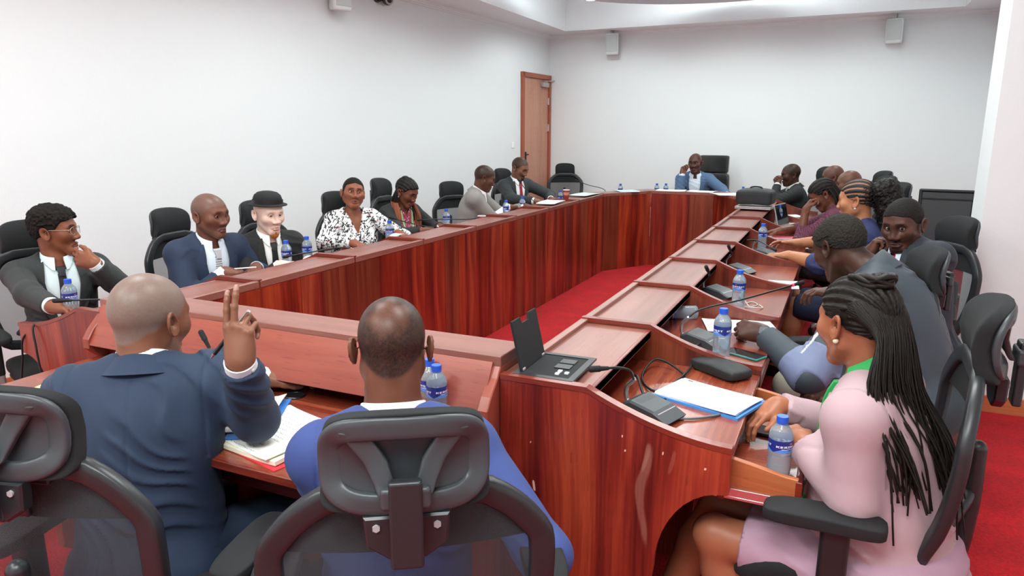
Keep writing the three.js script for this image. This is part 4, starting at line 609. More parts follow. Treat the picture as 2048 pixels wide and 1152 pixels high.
  if (K.jacket) {
    const J0 = cloth(0.016, 0.018, K.wr ?? 0.006), JT = torsoOnly(0.016, K.wr ?? 0.006); ctx.JT = JT; const yb = K.jacket.button ?? -0.4, wt = K.jacket.open ?? 0.085; const ow0 = (y) => wt * Math.pow(clamp((y - yb) / (-0.0 - yb)), 0.9) + (K.jacket.gap ?? 0) * clamp((y + 0.7) / 0.5), ow = (y) => (y < -0.1 ? ow0(y) : lerp(ow0(-0.1), Math.min(ow0(-0.1), nr + 0.017), clamp((y + 0.1) / 0.1)));
    ctx.ow = ow; const seam = K.jacket.seams; const J = (x, y, z) => { let d = J0(x, y, z); const a = x - N[0], b = y - N[1], c = z - N[2]; const lx = a * tc.X[0] + b * tc.X[1] + c * tc.X[2], ly = a * tc.Y[0] + b * tc.Y[1] + c * tc.Y[2], lz = a * tc.Z[0] + b * tc.Z[1] + c * tc.Z[2];
      if (seam && d < 0.03) { const e = Math.abs(Math.abs(lx) - sw * 0.93 + 0.02 * (ly + 0.05)); if (ly > -0.24) d += 0.0035 * Math.exp(-((e / 0.0055) ** 2)); if (lz < 0 && ly < -0.02) d += 0.0025 * Math.exp(-((lx / 0.005) ** 2)); }
      d = smax(d, -neckCut(x, y, z), 0.01); if (lz > 0.0 && ly < 0.12) { const wv = ly > yb || K.jacket.gap ? ow(ly) : 0; if (wv > 0) d = Math.max(d, -Math.max(Math.abs(lx) - wv, -lz - 0.0)); } return d; };
    const jm = mat({ color: K.jacket.color, roughness: K.jacket.rough ?? 0.78, bumpMap: weave, bumpScale: 0.0002, sheen: 0.15, sheenColor: new THREE.Color(K.jacket.color).lerp(new THREE.Color(0xffffff), 0.4) });
    const jm2 = part('jacket', largest(net(J, bb[0], bb[1], cellB, null, uvf)), jm, t); ctx.J = J; ctx.J0 = J0;
    if (K.jacket.lapel !== false) { const lw = K.jacket.lapelW ?? 0.062, yn = -0.09; for (const sg of [1, -1]) {
      part('lapel', [patch(JT, C, (u, v) => { const y = lerp(yb + 0.01, yn, v); const w = lw * Math.min(1, v * 1.15 + 0.05); return [sg * (ow(y) - 0.004 + u * w), y + u * 0.02 * v]; }, 5, 14, 0.009, 1, 0.008), patch(JT, C, (u, v) => { const y = lerp(yn - 0.012, 0.012, v); return [sg * (ow(y) - 0.004 + u * lw * lerp(0.82, 0.45, v)), y + u * 0.012 * (1 - v) - u * v * 0.02]; }, 4, 8, 0.0055, 1, 0.006)], jm, jm2); }
      part('collar', neckRing(C, 58 * DEG, 302 * DEG, (a) => { const b = 0.5 - 0.5 * Math.cos(a); return [nb + 0.013, 0.014 + 0.034 * b * b, -0.004]; }, (a) => { const b = 0.5 - 0.5 * Math.cos(a); return [nb + 0.036 + 0.01 * b, -0.002 - 0.002 * b, -0.008]; }, 0.005), jm, jm2); }
    if (K.jacket.stand) part('collar', neckRing(C, 30 * DEG, 330 * DEG, (a) => { const b = 0.5 - 0.5 * Math.cos(a); return [nb + 0.014, 0.025 + 0.045 * b, -0.004]; }, (a) => { const b = 0.5 - 0.5 * Math.cos(a); return [nb + 0.03 + 0.01 * b, -0.012 + 0.0 * b, -0.008]; }, 0.006), jm, jm2);
    if (K.jacket.buttons) { const bt = []; for (const k of ['L', 'R']) { const a = arms[k]; if (!a) continue; const d = nrm(sub(a.E, a.W)); const side_ = nrm(cross(d, a.Hf.Z)); for (let i = 0; i < 3; i++) { const p0 = mad(mad(a.W, d, 0.03 + i * 0.018), add(mul(a.Hf.X, -0.8), mul(a.Hf.Z, 0.35)), 0.046 * s); const q = ball(0.0065, 0, 0, 0, 1, 1, 1, 10); q.translate(...p0); bt.push(q); } } part('button', bt, hex(K.jacket.buttons, { roughness: 0.4 }), jm2); }
  }
  if (K.shirt) {
    const infl = K.jacket ? 0.007 : 0.009; const S0 = cloth(infl, K.shirt.cut ?? 0.0, K.shirt.wr ?? 0.003), ST = torsoOnly(infl, K.shirt.wr ?? 0.003); ctx.ST = ST; const vy = K.shirt.v ?? 0, wv = K.shirt.vw ?? 0.05; const Sf = (x, y, z) => { let d = smax(S0(x, y, z), -neckCut(x, y, z) - 0.004, 0.006); const a = x - N[0], b = y - N[1], c = z - N[2]; const lx = a * tc.X[0] + b * tc.X[1] + c * tc.X[2], ly = a * tc.Y[0] + b * tc.Y[1] + c * tc.Y[2], lz = a * tc.Z[0] + b * tc.Z[1] + c * tc.Z[2];
      if (vy && lz > 0 && ly > vy) d = Math.max(d, -(Math.abs(lx) - wv * ((ly - vy) / -vy))); if (K.jacket) d = Math.max(d, Math.abs(lx) - Math.min(0.13, ctx.ow(ly) + 0.022), ly - 0.03, -0.0 - lz); return d; };
    const sm = mat({ color: K.shirt.color ?? 0xffffff, map: K.shirt.map ?? null, roughness: 0.8, bumpMap: K.shirt.map ? null : weave, bumpScale: 0.0003 });
    const sp_ = part('shirt', largest(net(Sf, bb[0], bb[1], K.jacket ? Math.min(cellB, 0.0075) : cellB, null, uvf)), sm, t); ctx.S0 = S0; ctx.Sf = Sf;
    const extra = []; if (K.shirt.collar !== false && !K.shirt.v) extra.push(neckRing(C, 18 * DEG, 342 * DEG, (a) => { const b = 0.5 - 0.5 * Math.cos(a); return [nb + 0.005, 0.028 + 0.036 * b, 0.01 * (1 - b)]; }, (a) => { const b = 0.5 - 0.5 * Math.cos(a); const fr_ = Math.exp(-((((Math.min(a, 2 * Math.PI - a)) - 0.33) / 0.4) ** 2)); return [nb + 0.014 + 0.009 * fr_, -0.004 + 0.03 * b - 0.03 * fr_, 0.014 * (1 - b)]; }, 0.003));
    if (K.jacket && K.shirt.cuffs !== false) for (const k of ['L', 'R']) { const a = arms[k]; if (!a) continue; const d = nrm(sub(a.W, a.E)); const c = new THREE.CylinderGeometry(0.0365 * s, 0.039 * s, 0.05, 24, 1, true); const c2 = new THREE.CylinderGeometry(0.0335 * s, 0.036 * s, 0.05, 24, 1, true); const r_ = new THREE.RingGeometry(0.0335 * s, 0.0365 * s, 24); r_.rotateX(-Math.PI / 2); r_.translate(0, 0.025, 0); for (const q of [c, c2, r_]) { q.applyQuaternion(new THREE.Quaternion().setFromUnitVectors(V(0, 1, 0), V(...d))); q.translate(...mad(a.W, d, -0.021)); extra.push(q); } }
    if (extra.length) part('collar_and_cuffs', extra, K.shirt.map && !K.jacket ? sm : hex(K.shirt.collarColor ?? K.shirt.color ?? 0xffffff, { roughness: 0.8, side: THREE.DoubleSide }), sp_);
    if (K.tie) { const tm = mat({ color: K.tie.map ? 0xffffff : K.tie.color, map: K.tie.map ?? null, roughness: 0.55, sheen: 0.3 }); const tf = K.tie.shift ?? 0; part('tie', [patch(ST, C, (u, v) => { const y = lerp(-0.47, -0.052, v); const w = lerp(0.041, 0.018, sstep(0.1, 1, v)) * (v < 0.06 ? v / 0.06 : 1); return [tf * (1 - v) + (u - 0.5) * 2 * w, y]; }, 4, 24, 0.006, 1, 0.004), patch(ST, C, (u, v) => { const y = lerp(-0.062, -0.018, v); return [(u - 0.5) * 2 * lerp(0.014, 0.021, v), y]; }, 4, 4, 0.015, 1, 0.012)], tm, t); }
  }
  if (K.trousers !== undefined) { const parts = [ell(Pf, [0, 0.02, -0.015], [0.175 * s * g, 0.125 * s, 0.14 * s * g])]; for (const k of ['L', 'R']) { const hj = toW(Pf, (k === 'L' ? 1 : -1) * 0.085 * s, 0.0, 0.0); parts.push(blend([cap(hj, knees[k], 0.094 * s * g, 0.068 * s), cap(knees[k], feet[k], 0.066 * s, 0.052 * s)], 0.03)); }
    const f0 = blend(parts, 0.03), f = (x, y, z) => Math.max(f0(x, y, z) + wrinkle(x, y, z, 0.006, sd + 3), 0.05 - y); const [lo, hi] = boundsOf([hip, knees.L, knees.R, feet.L, feet.R], 0.2); lo[1] = 0.02; part('trousers', net(f, lo, hi, o.ct ?? 0.018), hex(K.trousers, { roughness: 0.85, bumpMap: weave, bumpScale: 0.0005 }), t); for (const k of ['L', 'R']) part('shoe', shoeGeo(feet[k], lf.f), hex(0x14110f, { roughness: 0.3 }), t); }
  if (K.skirt) { const parts = [ell(Pf, [0, 0.03, -0.015], [(0.185 * s * g) + 0.006, 0.14 * s, 0.15 * s * g])]; const ends = []; for (const k of ['L', 'R']) { const hj = toW(Pf, (k === 'L' ? 1 : -1) * 0.09 * s, 0.0, 0.0); const e = mad(hj, sub(knees[k], hj), K.skirt.len ?? 0.85); ends.push(e); parts.push(cap(hj, e, 0.096 * s * g, 0.073 * s)); } parts.push(cap(toW(Pf, 0, 0, 0.05), mul(add(ends[0], ends[1]), 0.5), 0.09 * s, 0.055 * s));
    const f0 = blend(parts, 0.05), ax = nrm(sub(mul(add(ends[0], ends[1]), 0.5), hip)), e0 = mul(add(ends[0], ends[1]), 0.5); const f = (x, y, z) => Math.max(f0(x, y, z) + wrinkle(x, y, z, 0.004, sd), (x - e0[0]) * ax[0] + (y - e0[1]) * ax[1] + (z - e0[2]) * ax[2]); const [lo, hi] = boundsOf([hip, ...ends], 0.22); part('skirt', net(f, lo, hi, o.ct ?? 0.012), mat({ color: K.skirt.color, roughness: 0.8, bumpMap: weave, bumpScale: 0.0004 }), t); for (const k of ['L', 'R']) part('shoe', shoeGeo(feet[k], lf.f), hex(0x14110f, { roughness: 0.3 }), t); }
  // -- hair
  if (K.hair) { const hr = K.hair; const hm = hex(K.hairColor ?? 0x15110f, { roughness: hr.rough ?? 0.8, specularIntensity: 0.5 }); const tk = hr.t ?? 0.006, nz = hr.noise ?? 0.0025, fq = hr.freq ?? 120;
    const f = (x, y, z) => { const q = loc(x, y, z); const m = scalpMask(q[0], q[1], q[2], hr.line ?? 0); let th = lerp(-0.006, tk * (1 + (hr.top ?? 0) * sstep(0.03, 0.1, q[1])), m); if (m > 0.01) th += nz * noise3(q[0] * fq, q[1] * fq, q[2] * fq) * m + (hr.rows ? hr.rows * Math.cos(Math.atan2(q[0], q[1] + 0.02) * (hr.nrow ?? 22)) * m : 0); let d = hf(q[0], q[1], q[2]); return (d - th) * hs; };
    const [lo, hi] = boundsOf([toW(H, 0, 0.03, 0)], 0.15 * hs); const pc = hr.part && lin(hr.part), hc = lin(K.hairColor ?? 0x15110f); const hm2 = pc ? mat({ vertexColors: true, roughness: 0.6 }) : hm; ctx.hair = part('hair', net(f, lo, hi, (hr.cell ?? cellH) * (pc ? 1.2 : 1.5), pc ? (x, y, z) => { const q = loc(x, y, z); return mixc(hc, pc, sstep(-0.45, -0.8, Math.cos(Math.atan2(q[0], q[1] + 0.02) * (hr.nrow ?? 22))) * sstep(-0.085, -0.06, q[2])); } : null), hm2, t); ctx.hm = hm; }
  return ctx;
}
// accessories
function strand(ctx, pts, r, seg = 14, rad = 5) { return new THREE.TubeGeometry(new THREE.CatmullRomCurve3(pts.map((q) => V(...q)), false, 'centripetal'), seg, r, rad, false); }
function addGlasses(ctx, color) { const { H, hs, t } = ctx, q = (x, y, z) => toW(H, x * hs, y * hs, z * hs); const fr = []; const lens = []; for (const sg of [1, -1]) { const pts = []; for (let i = 0; i < 20; i++) { const a = (i / 20) * 2 * Math.PI; pts.push(q(sg * 0.033 + 0.0255 * spow(Math.cos(a), 0.7), -0.002 + 0.0195 * spow(Math.sin(a), 0.7), 0.101 - 0.006 * Math.abs(Math.cos(a)))); } fr.push(new THREE.TubeGeometry(new THREE.CatmullRomCurve3(pts.map((p) => V(...p)), true), 40, 0.0016, 6, true)); fr.push(strand(ctx, [q(sg * 0.058, 0.006, 0.094), q(sg * 0.074, 0.006, 0.06), q(sg * 0.08, 0.006, 0.0), q(sg * 0.08, -0.01, -0.02)], 0.0016, 16)); const l = new THREE.CircleGeometry(0.021 * hs, 24); l.scale(1.1, 0.85, 1); l.applyMatrix4(new THREE.Matrix4().makeBasis(V(...ctx.Xh), V(...ctx.Yh), V(...ctx.Zh))); l.translate(...q(sg * 0.033, -0.002, 0.098)); lens.push(l); }
  fr.push(strand(ctx, [q(0.009, 0.006, 0.1), q(0, 0.009, 0.103), q(-0.009, 0.006, 0.1)], 0.0016, 8)); const g = part('glasses', fr, hex(color, { roughness: 0.3, metalness: 0.6 }), t); part('lens', lens, mat({ color: 0xffffff, transmission: 1, roughness: 0.03, side: THREE.DoubleSide }), g); }
function addLanyard(ctx, color, y1 = -0.36, x0 = 0.07, w = 0.011, card = true, field) { const f = field ?? ctx.JT ?? ctx.ST; const list = []; for (const sg of [1, -1]) list.push(patch(f, ctx.C, (u, v) => { const y = lerp(y1, 0.02, v); return [sg * lerp(0.006, x0, Math.pow(v, 0.9)) + (u - 0.5) * 2 * w, y]; }, 2, 18, 0.012, 1, 0.004)); const l = part('lanyard', list, hex(color, { roughness: 0.6 }), ctx.t); if (card) part('badge', patch(f, ctx.C, (u, v) => [(u - 0.5) * 0.06, y1 - 0.085 + v * 0.085], 2, 2, 0.014, 1, 0.004), M.white, l); }
function addEarring(ctx, sg, r = 0.006, color = 0xeae6da) { const p = toW(ctx.H, sg * 0.084 * ctx.hs, -0.046 * ctx.hs, -0.008 * ctx.hs); const b = ball(r, 0, 0, 0, 1, 1, 1, 14); b.translate(...p); part('earring', b, hex(color, { roughness: 0.2, clearcoat: 0.6 }), ctx.t); }
// ---------------------------------------------------------------- the people
const down = [0, -1, 0];
const canvasTex = (w, h, draw, rep) => { const c = document.createElement('canvas'); c.width = w; c.height = h; const x = c.getContext('2d'); draw(x, w, h); const t = new THREE.CanvasTexture(c); t.colorSpace = THREE.SRGBColorSpace; t.wrapS = t.wrapT = THREE.RepeatWrapping; if (rep) t.repeat.set(...rep); return t; };
const tieTex = canvasTex(128, 512, (c, w, h) => { c.fillStyle = '#e9e9ea'; c.fillRect(0, 0, w, h); c.fillStyle = '#2b2f3c'; for (let y = 0; y < 32; y++) for (let x = 0; x < 8; x++) { c.beginPath(); c.ellipse(x * 16 + (y % 2) * 8 + 4, y * 16 + 8, 5.5, 6.5, 0, 0, 7); c.fill(); } });
const printTex = canvasTex(1024, 1024, (c, w, h) => { const r = rng(9); c.fillStyle = '#efeeee'; c.fillRect(0, 0, w, h); for (let i = 0; i < 900; i++) { c.save(); c.translate(r() * w, r() * h); c.rotate(r() * 7); c.fillStyle = i % 29 === 0 ? '#a02c48' : i % 5 === 0 ? '#55565c' : '#17171a'; c.beginPath(); const L = 40 + r() * 46, b = 12 + r() * 18; c.moveTo(-L / 2, 0); c.quadraticCurveTo(-L * 0.1, -b, L / 2, -3); c.quadraticCurveTo(0, b * 0.5, -L / 2, 0); c.fill(); c.restore(); } for (let i = 0; i < 260; i++) { c.save(); c.translate(r() * w, r() * h); c.rotate(r() * 7); c.fillStyle = '#f6f5f5'; c.beginPath(); c.ellipse(0, 0, 30, 5, 0, 0, 7); c.fill(); c.restore(); } }, [2.1, 2.1]);
const burgTex = canvasTex(256, 256, (c, w, h) => { c.fillStyle = '#551f36'; c.fillRect(0, 0, w, h); c.fillStyle = '#9d7083'; for (let y = 0; y < 16; y++) for (let x = 0; x < 16; x++) { c.beginPath(); c.arc(x * 16 + 8 + (y % 2) * 8 - 4, y * 16 + 8, 2.6, 0, 7); c.fill(); } }, [6, 6]);
const pinkTop = canvasTex(256, 256, (c, w, h) => { const r = rng(4); c.fillStyle = '#a23a52'; c.fillRect(0, 0, w, h); for (let i = 0; i < 160; i++) { c.fillStyle = ['#d98ca0', '#701f36', '#e8c3cc'][i % 3]; c.beginPath(); c.ellipse(r() * w, r() * h, 10, 5, r() * 6, 0, 7); c.fill(); } }, [5, 5]);
// 1 young man in glasses
{ const c = person({ label: 'young man in black suit and black tie wearing glasses, hand at his chin', head: [-3.72, 1.15, -2.34], s: 1.04, hs: 0.98, dir: 112, lean: 2, hdir: 54, pitch: 0, ch: 0.0029, cb: 0.0085, ct: 0.012, legDir: 100,
    L: { wrist: [-3.405, 1.0, -2.32], elbow: [-3.2, 0.7, -2.5], fingers: [-0.85, 0.3, 0.35], palm: [-0.45, -0.15, -0.85], pose: 'chin' }, R: { wrist: [-3.24, 0.87, -1.98], elbow: [-3.75, 0.7, -1.8], fingers: [1, -0.1, -0.35], palm: down, pose: 'relaxed' },
    look: { skin: 0x6b4030, skin2: 0x7e4e38, lip: 0x7a4038, hair: { t: 0.012, noise: 0.006, freq: 95, top: 0.9, line: -0.002 }, jacket: { color: 0x2b2e2f, button: -0.5, open: 0.105, seams: 1 }, shirt: { color: 0xdcebee }, tie: { color: 0x1c2026 }, trousers: 0x1c1e1f, gaze: [0, 0.05] } }); addGlasses(c, 0xb8a68a); }
// 2 navy suit, patterned tie
person({ label: 'older man in navy suit with a patterned black and white tie', head: [-3.38, 1.175, -3.05], s: 1.06, girth: 1.14, belly: 0.02, dir: 102, lean: 14, hdir: 86, pitch: 4, ch: 0.003, cb: 0.009,
  R: { wrist: [-3.25, 0.85, -3.0], elbow: [-3.5, 0.7, -2.7], fingers: [0.75, -0.1, -0.6], palm: down, pose: 'curled' }, L: { wrist: [-3.2, 0.845, -3.2], elbow: [-3.45, 0.75, -3.5], fingers: [0.5, -0.1, 0.7], palm: down, pose: 'relaxed' },
  look: { skin: 0x5d3a2e, skin2: 0x734a3b, lip: 0x6b4542, fat: 0.005, hw: 1.02, stubble: 0.45, hairColor: 0x6a625c, hairline: 0.0, brow: 0.5, beard: 'full', beardColor: 0x5f524b, beardAmt: 0.3, jacket: { color: 0x22304a, button: -0.46, open: 0.1 }, shirt: { color: 0xdfe9f4 }, tie: { map: tieTex }, trousers: 0x1c2638, gaze: [-0.1, -0.05] } });
// 3 man in the black hat
{ const c = person({ label: 'man in black hat and black suit with a ginger goatee', head: [-3.29, 1.15, -3.43], s: 1.02, girth: 1.02, dir: 112, lean: 8, hdir: 106, pitch: 8, ch: 0.003, cb: 0.009,
    R: { wrist: [-3.1, 0.85, -3.3], fingers: [0.5, 0, -0.8], palm: down }, L: { wrist: [-3.05, 0.85, -3.5], fingers: [0.6, 0, 0.6], palm: down },
    look: { skin: 0xe6c2b4, skin2: 0xeccfc2, lip: 0xd2a097, palm: 0xe8c4b6, nails: 0xeed0c4, browColor: 0xc79a6a, brow: 0.5, beard: 'goatee', noMo: 1, beardColor: 0xc08550, beardAmt: 0.45, hairColor: 0xc9a877, stubble: 0.2, eyeOpen: 0.007, jacket: { color: 0x1b1c1e, button: -0.44, open: 0.085 }, shirt: { color: 0xeeeeec }, tie: { color: 0x16171b }, trousers: 0x1a1a1c, gaze: [0, -0.2] } });
  const q = (x, y, z) => toW(c.H, x, y, z); const hat = []; const cr = lathe([[0.0, 0.126], [0.035, 0.124], [0.062, 0.117], [0.082, 0.1], [0.09, 0.08], [0.091, 0.05], [0.093, 0.046], [0.108, 0.04], [0.12, 0.038], [0.122, 0.041], [0.12, 0.044], [0.108, 0.046], [0.088, 0.052]], 40); cr.scale(0.94, 1, 1.1); hat.push(cr); const band = new THREE.CylinderGeometry(0.0955, 0.0955, 0.022, 40, 1, true); band.translate(0, 0.06, 0); band.scale(0.94, 1, 1.1);
  for (const g of [cr, band]) { g.rotateX(-0.1); g.translate(0, 0.014, -0.005); g.applyMatrix4(new THREE.Matrix4().makeBasis(V(...c.Xh), V(...c.Yh), V(...c.Zh))); g.translate(...c.H.o); }
  const h = part('hat', hat, hex(0x18191b, { roughness: 0.85, side: THREE.DoubleSide }), c.t); part('hat_band', band, hex(0x101012, { roughness: 0.5 }), h);
  const bd = []; const f = (x, y, z) => { const l = c.toLocalHead(x, y, z); return ell(ID, [0, -0.114, 0.068], [0.029, 0.034, 0.024])(...l) + 0.003 * noise3(l[0] * 200, l[1] * 60, l[2] * 200); }; const [lo, hi] = boundsOf([q(0, -0.12, 0.07)], 0.045); part('goatee', net(f, lo, hi, 0.0028), hex(0xb0692c, { roughness: 0.9 }), c.t); }
// 4 woman in print blouse
person({ label: 'woman in black and white print blouse with short cropped hair', head: [-3.5, 1.185, -4.58], s: 1.04, hs: 0.97, girth: 1.16, dir: 122, lean: 6, hdir: 132, pitch: -8, roll: -7, ch: 0.0032, cb: 0.01,
  R: { wrist: [-3.22, 0.85, -4.2], elbow: [-3.5, 0.8, -4.1], fingers: [0.8, -0.1, 0.2], palm: down }, L: { wrist: [-3.12, 0.88, -4.62], elbow: [-3.3, 0.8, -4.95], fingers: [0.8, -0.1, 0.3], palm: down },
  look: { female: 1, skin: 0x754735, skin2: 0x8a5641, lip: 0x80484a, fat: 0.006, stubble: 0.9, hair: { t: 0.004, noise: 0.0018, freq: 180, line: 0.002 }, hairColor: 0x17120f, shirt: { map: printTex, v: -0.16, vw: 0.06, cut: 0.02, wr: 0.006 }, hem: -0.14, trousers: 0x18181a, gaze: [0.05, 0.0] } });
// 5 woman with copper braids
{ const c = person({ label: 'woman with copper-tipped braids in black jacket, looking down, green lanyard', head: [-3.38, 1.155, -5.16], s: 0.98, dir: 104, lean: 14, hdir: 92, pitch: 26, ch: 0.0034, cb: 0.011,
    R: { wrist: [-3.12, 0.85, -5.08], elbow: [-3.5, 0.85, -4.8], fingers: [0.8, -0.1, -0.5], palm: down, pose: 'curled' }, L: { wrist: [-3.14, 0.85, -5.3], elbow: [-3.4, 0.8, -5.55], fingers: [0.8, 0, 0.5], palm: down },
    look: { female: 1, skin: 0x5f382a, skin2: 0x704535, lip: 0x7a4145, hair: { t: 0.007, noise: 0.002, rows: 0.0025, nrow: 26, rough: 0.6 }, hairColor: 0x14100e, jacket: { color: 0x1d1e20, button: -0.5, open: 0.1, gap: 0.03 }, shirt: { map: pinkTop, collar: false, cuffs: false, v: -0.06, vw: 0.04 }, trousers: 0x18181a, lidShift: -0.002, eyeOpen: 0.005 } });
  addLanyard(c, 0x9ec48e, -0.4, 0.07, 0.008, false, c.ST); addEarring(c, -1, 0.007);
  const r = rng(21), b1 = [], b2 = []; for (let i = 0; i < 90; i++) { const sg = i % 4 ? -1 : 1, k = r(), k2 = r(); const p0 = toW(c.H, sg * 0.06 * r(), 0.07, -0.05 - 0.02 * k), p1 = toW(c.H, sg * (0.082 + 0.01 * k), -0.0, -0.05 + 0.02 * k2), p2 = toW(c.C, sg * (0.085 + 0.03 * k), 0.06, -0.03 + 0.07 * k2), p3 = toW(c.C, sg * (0.1 + 0.045 * k), -0.05, 0.055 + 0.06 * k2 + 0.01), p4 = toW(c.C, sg * (0.095 + 0.045 * k2), -0.15 - 0.08 * r(), 0.125 + 0.03 * k); b1.push(strand(c, [p0, p1, p2], 0.0042, 10)); b2.push(strand(c, [p2, p3, p4], 0.004, 10)); }
  const h = part('braids', b1, c.hm, c.t); part('copper_tips', b2, hex(0x8a4a2c, { roughness: 0.7 }), h); const bun = superEll(0.03, 0.018, 0.035, 1, 1, 16, 10); bun.translate(...toW(c.H, 0, 0.1, -0.06)); part('bun', bun, c.hm, h); }
// 6 man in grey jacket
person({ label: 'man in light grey jacket leaning over the desk, seen in profile', head: [-3.27, 1.205, -6.42], s: 1.04, girth: 1.14, dir: 70, lean: 18, hdir: 56, pitch: 20, ch: 0.0036, cb: 0.011,
  R: { wrist: [-3.1, 0.9, -6.62], elbow: [-3.3, 0.82, -6.05], fingers: [0.7, 0.0, -0.7], palm: down, pose: 'curled' }, L: { wrist: [-2.98, 0.9, -6.75], fingers: [0.8, 0, -0.4], palm: down },
  look: { skin: 0x4d3026, skin2: 0x5d3c30, hairColor: 0x1a1614, stubble: 0.8, hairline: -0.01, fat: 0.005, jacket: { color: 0x8f8a86, button: -0.42, open: 0.09 }, shirt: { color: 0xf0e6e6 }, trousers: 0x2a2a2c } });
// 7 man with the red tie
person({ label: 'man in dark suit and red tie reading papers near the door', head: [-3.42, 1.245, -7.62], s: 1.04, dir: 116, lean: 8, hdir: 100, pitch: 24, ch: 0.0038, cb: 0.012,
  R: { wrist: [-3.1, 0.9, -7.3], elbow: [-3.4, 0.8, -7.1], fingers: [0.8, 0, -0.5], palm: down, pose: 'curled' }, L: { wrist: [-3.02, 0.9, -7.6], elbow: [-3.1, 0.9, -8], fingers: [0.7, 0, 0.3], palm: down },
  look: { skin: 0x6a4636, skin2: 0x7d5544, hairColor: 0x1a1614, stubble: 0.93, hairline: 0.006, beard: 'goatee', beardAmt: 0.8, jacket: { color: 0x2b3033, button: -0.46, open: 0.095 }, shirt: { color: 0xf4f4f4 }, tie: { color: 0xa31f3c, shift: 0.03 }, trousers: 0x222426, lidShift: -0.002, eyeOpen: 0.005 } });
// 8 chairman
person({ label: 'chairman in blue blazer raising one hand at the head of the table', head: [-1.79, 1.255, -9.68], s: 1.06, girth: 1.08, dir: 172, lean: 12, hdir: 186, pitch: 2, roll: 3, ch: 0.0038, cb: 0.012,
  R: { wrist: [-1.92, 1.115, -9.5], elbow: [-1.93, 0.85, -9.4], fingers: [0.12, 1, -0.15], palm: [0.9, 0.1, 0.5], pose: 'curled' }, L: { wrist: [-1.3, 0.88, -9.3], elbow: [-1.36, 0.9, -9.5], fingers: [-0.5, 0, 0.7], palm: down },
  look: { skin: 0x452b22, skin2: 0x58392e, lip: 0x6a3f3c, stubble: 0.25, hairColor: 0x1c1815, beard: 'goatee', beardColor: 0x3a332e, beardAmt: 0.5, jacket: { color: 0x4e6889, button: -0.48, open: 0.1 }, shirt: { color: 0xdbe6f2 }, trousers: 0x202a38 } });
// 9 man with clasped hands
person({ label: 'man in black suit with clasped hands at his mouth, far right corner', head: [-0.54, 1.18, -8.8], s: 1.02, girth: 1.04, dir: -98, lean: 14, hdir: -108, pitch: 8, ch: 0.0038, cb: 0.012,
  R: { wrist: [-0.66, 1.07, -8.72], elbow: [-0.78, 0.86, -8.85], fingers: [-0.3, 0.9, 0.4], palm: [0.5, 0, 0.8], pose: 'fist' }, L: { wrist: [-0.66, 1.07, -8.65], elbow: [-0.76, 0.86, -8.45], fingers: [-0.2, 0.9, -0.35], palm: [0.5, 0, -0.8], pose: 'fist' },
  look: { skin: 0x3d261e, skin2: 0x4e3227, stubble: 0.7, hairColor: 0x181412, jacket: { color: 0x1e2022, button: -0.44, open: 0.08 }, shirt: { color: 0xdfe3da }, trousers: 0x1a1a1c } });
// 10 woman in burgundy
{ const c = person({ label: 'woman in dotted burgundy top resting her forehead on her hand', head: [-0.13, 1.17, -6.2], s: 0.98, dir: -84, lean: 22, hdir: -96, pitch: 34, ch: 0.0034, cb: 0.011,
    L: { wrist: [-0.24, 1.05, -6.08], elbow: [-0.28, 0.84, -6.02], fingers: [0.35, 0.9, -0.15], palm: [0.9, 0.2, -0.2], pose: 'curled' }, R: { wrist: [-0.42, 0.86, -6.2], elbow: [-0.2, 0.85, -6.55], fingers: [-0.9, -0.1, 0.2], palm: down, pose: 'flat' },
    look: { female: 1, bareArms: 1, skin: 0x5a3629, skin2: 0x6a4233, hair: { t: 0.008, noise: 0.002, rows: 0.003, nrow: 24, rough: 0.6 }, hairColor: 0x17120f, shirt: { map: burgTex, v: -0.08, vw: 0.06, cut: 0.13, wr: 0.005, collar: false }, trousers: 0x201a20, eyeOpen: 0.004 } });
  const r = rng(31), b = []; for (let i = 0; i < 46; i++) { const a = lerp(1.9, 4.4, r()), x = Math.sin(a) * 0.08, z = Math.cos(a) * 0.09 - 0.02; const p0 = toW(c.H, x * 0.9, 0.04, z), p1 = toW(c.H, x * 1.15, -0.06, z * 1.08), p2 = add(p1, [0.02 + r() * 0.03, -0.1, (r() - 0.5) * 0.04]), p3 = add(p2, [0.0, -0.08 - r() * 0.05, 0]); b.push(strand(c, [p0, p1, p2, p3], 0.0045, 10)); } part('braids', b, c.hm, c.t); }
// 11, 12 two men mostly hidden
person({ label: 'man with a shaved head, mostly hidden, only his crown above the burgundy woman', head: [-0.09, 1.2, -8.1], s: 1.0, dir: -90, lean: 8, hdir: -90, pitch: 10, ch: 0.004, cb: 0.014, look: { skin: 0x50332a, skin2: 0x63433a, jacket: { color: 0x222428, lapel: false }, shirt: { color: 0xe8e8e8 } }, L: { fingers: [-1, 0, 0] }, R: { fingers: [-1, 0, 0] } });
person({ label: 'man with a bald brown head, hidden behind the cornrowed woman', head: [0.06, 1.19, -7.3], s: 1.0, dir: -90, lean: 8, hdir: -90, pitch: 8, ch: 0.004, cb: 0.014, look: { skin: 0x58392e, skin2: 0x6c4a3e, jacket: { color: 0x26282c, lapel: false }, shirt: { color: 0xe8e8e8 } }, L: { fingers: [-1, 0, 0] }, R: { fingers: [-1, 0, 0] } });
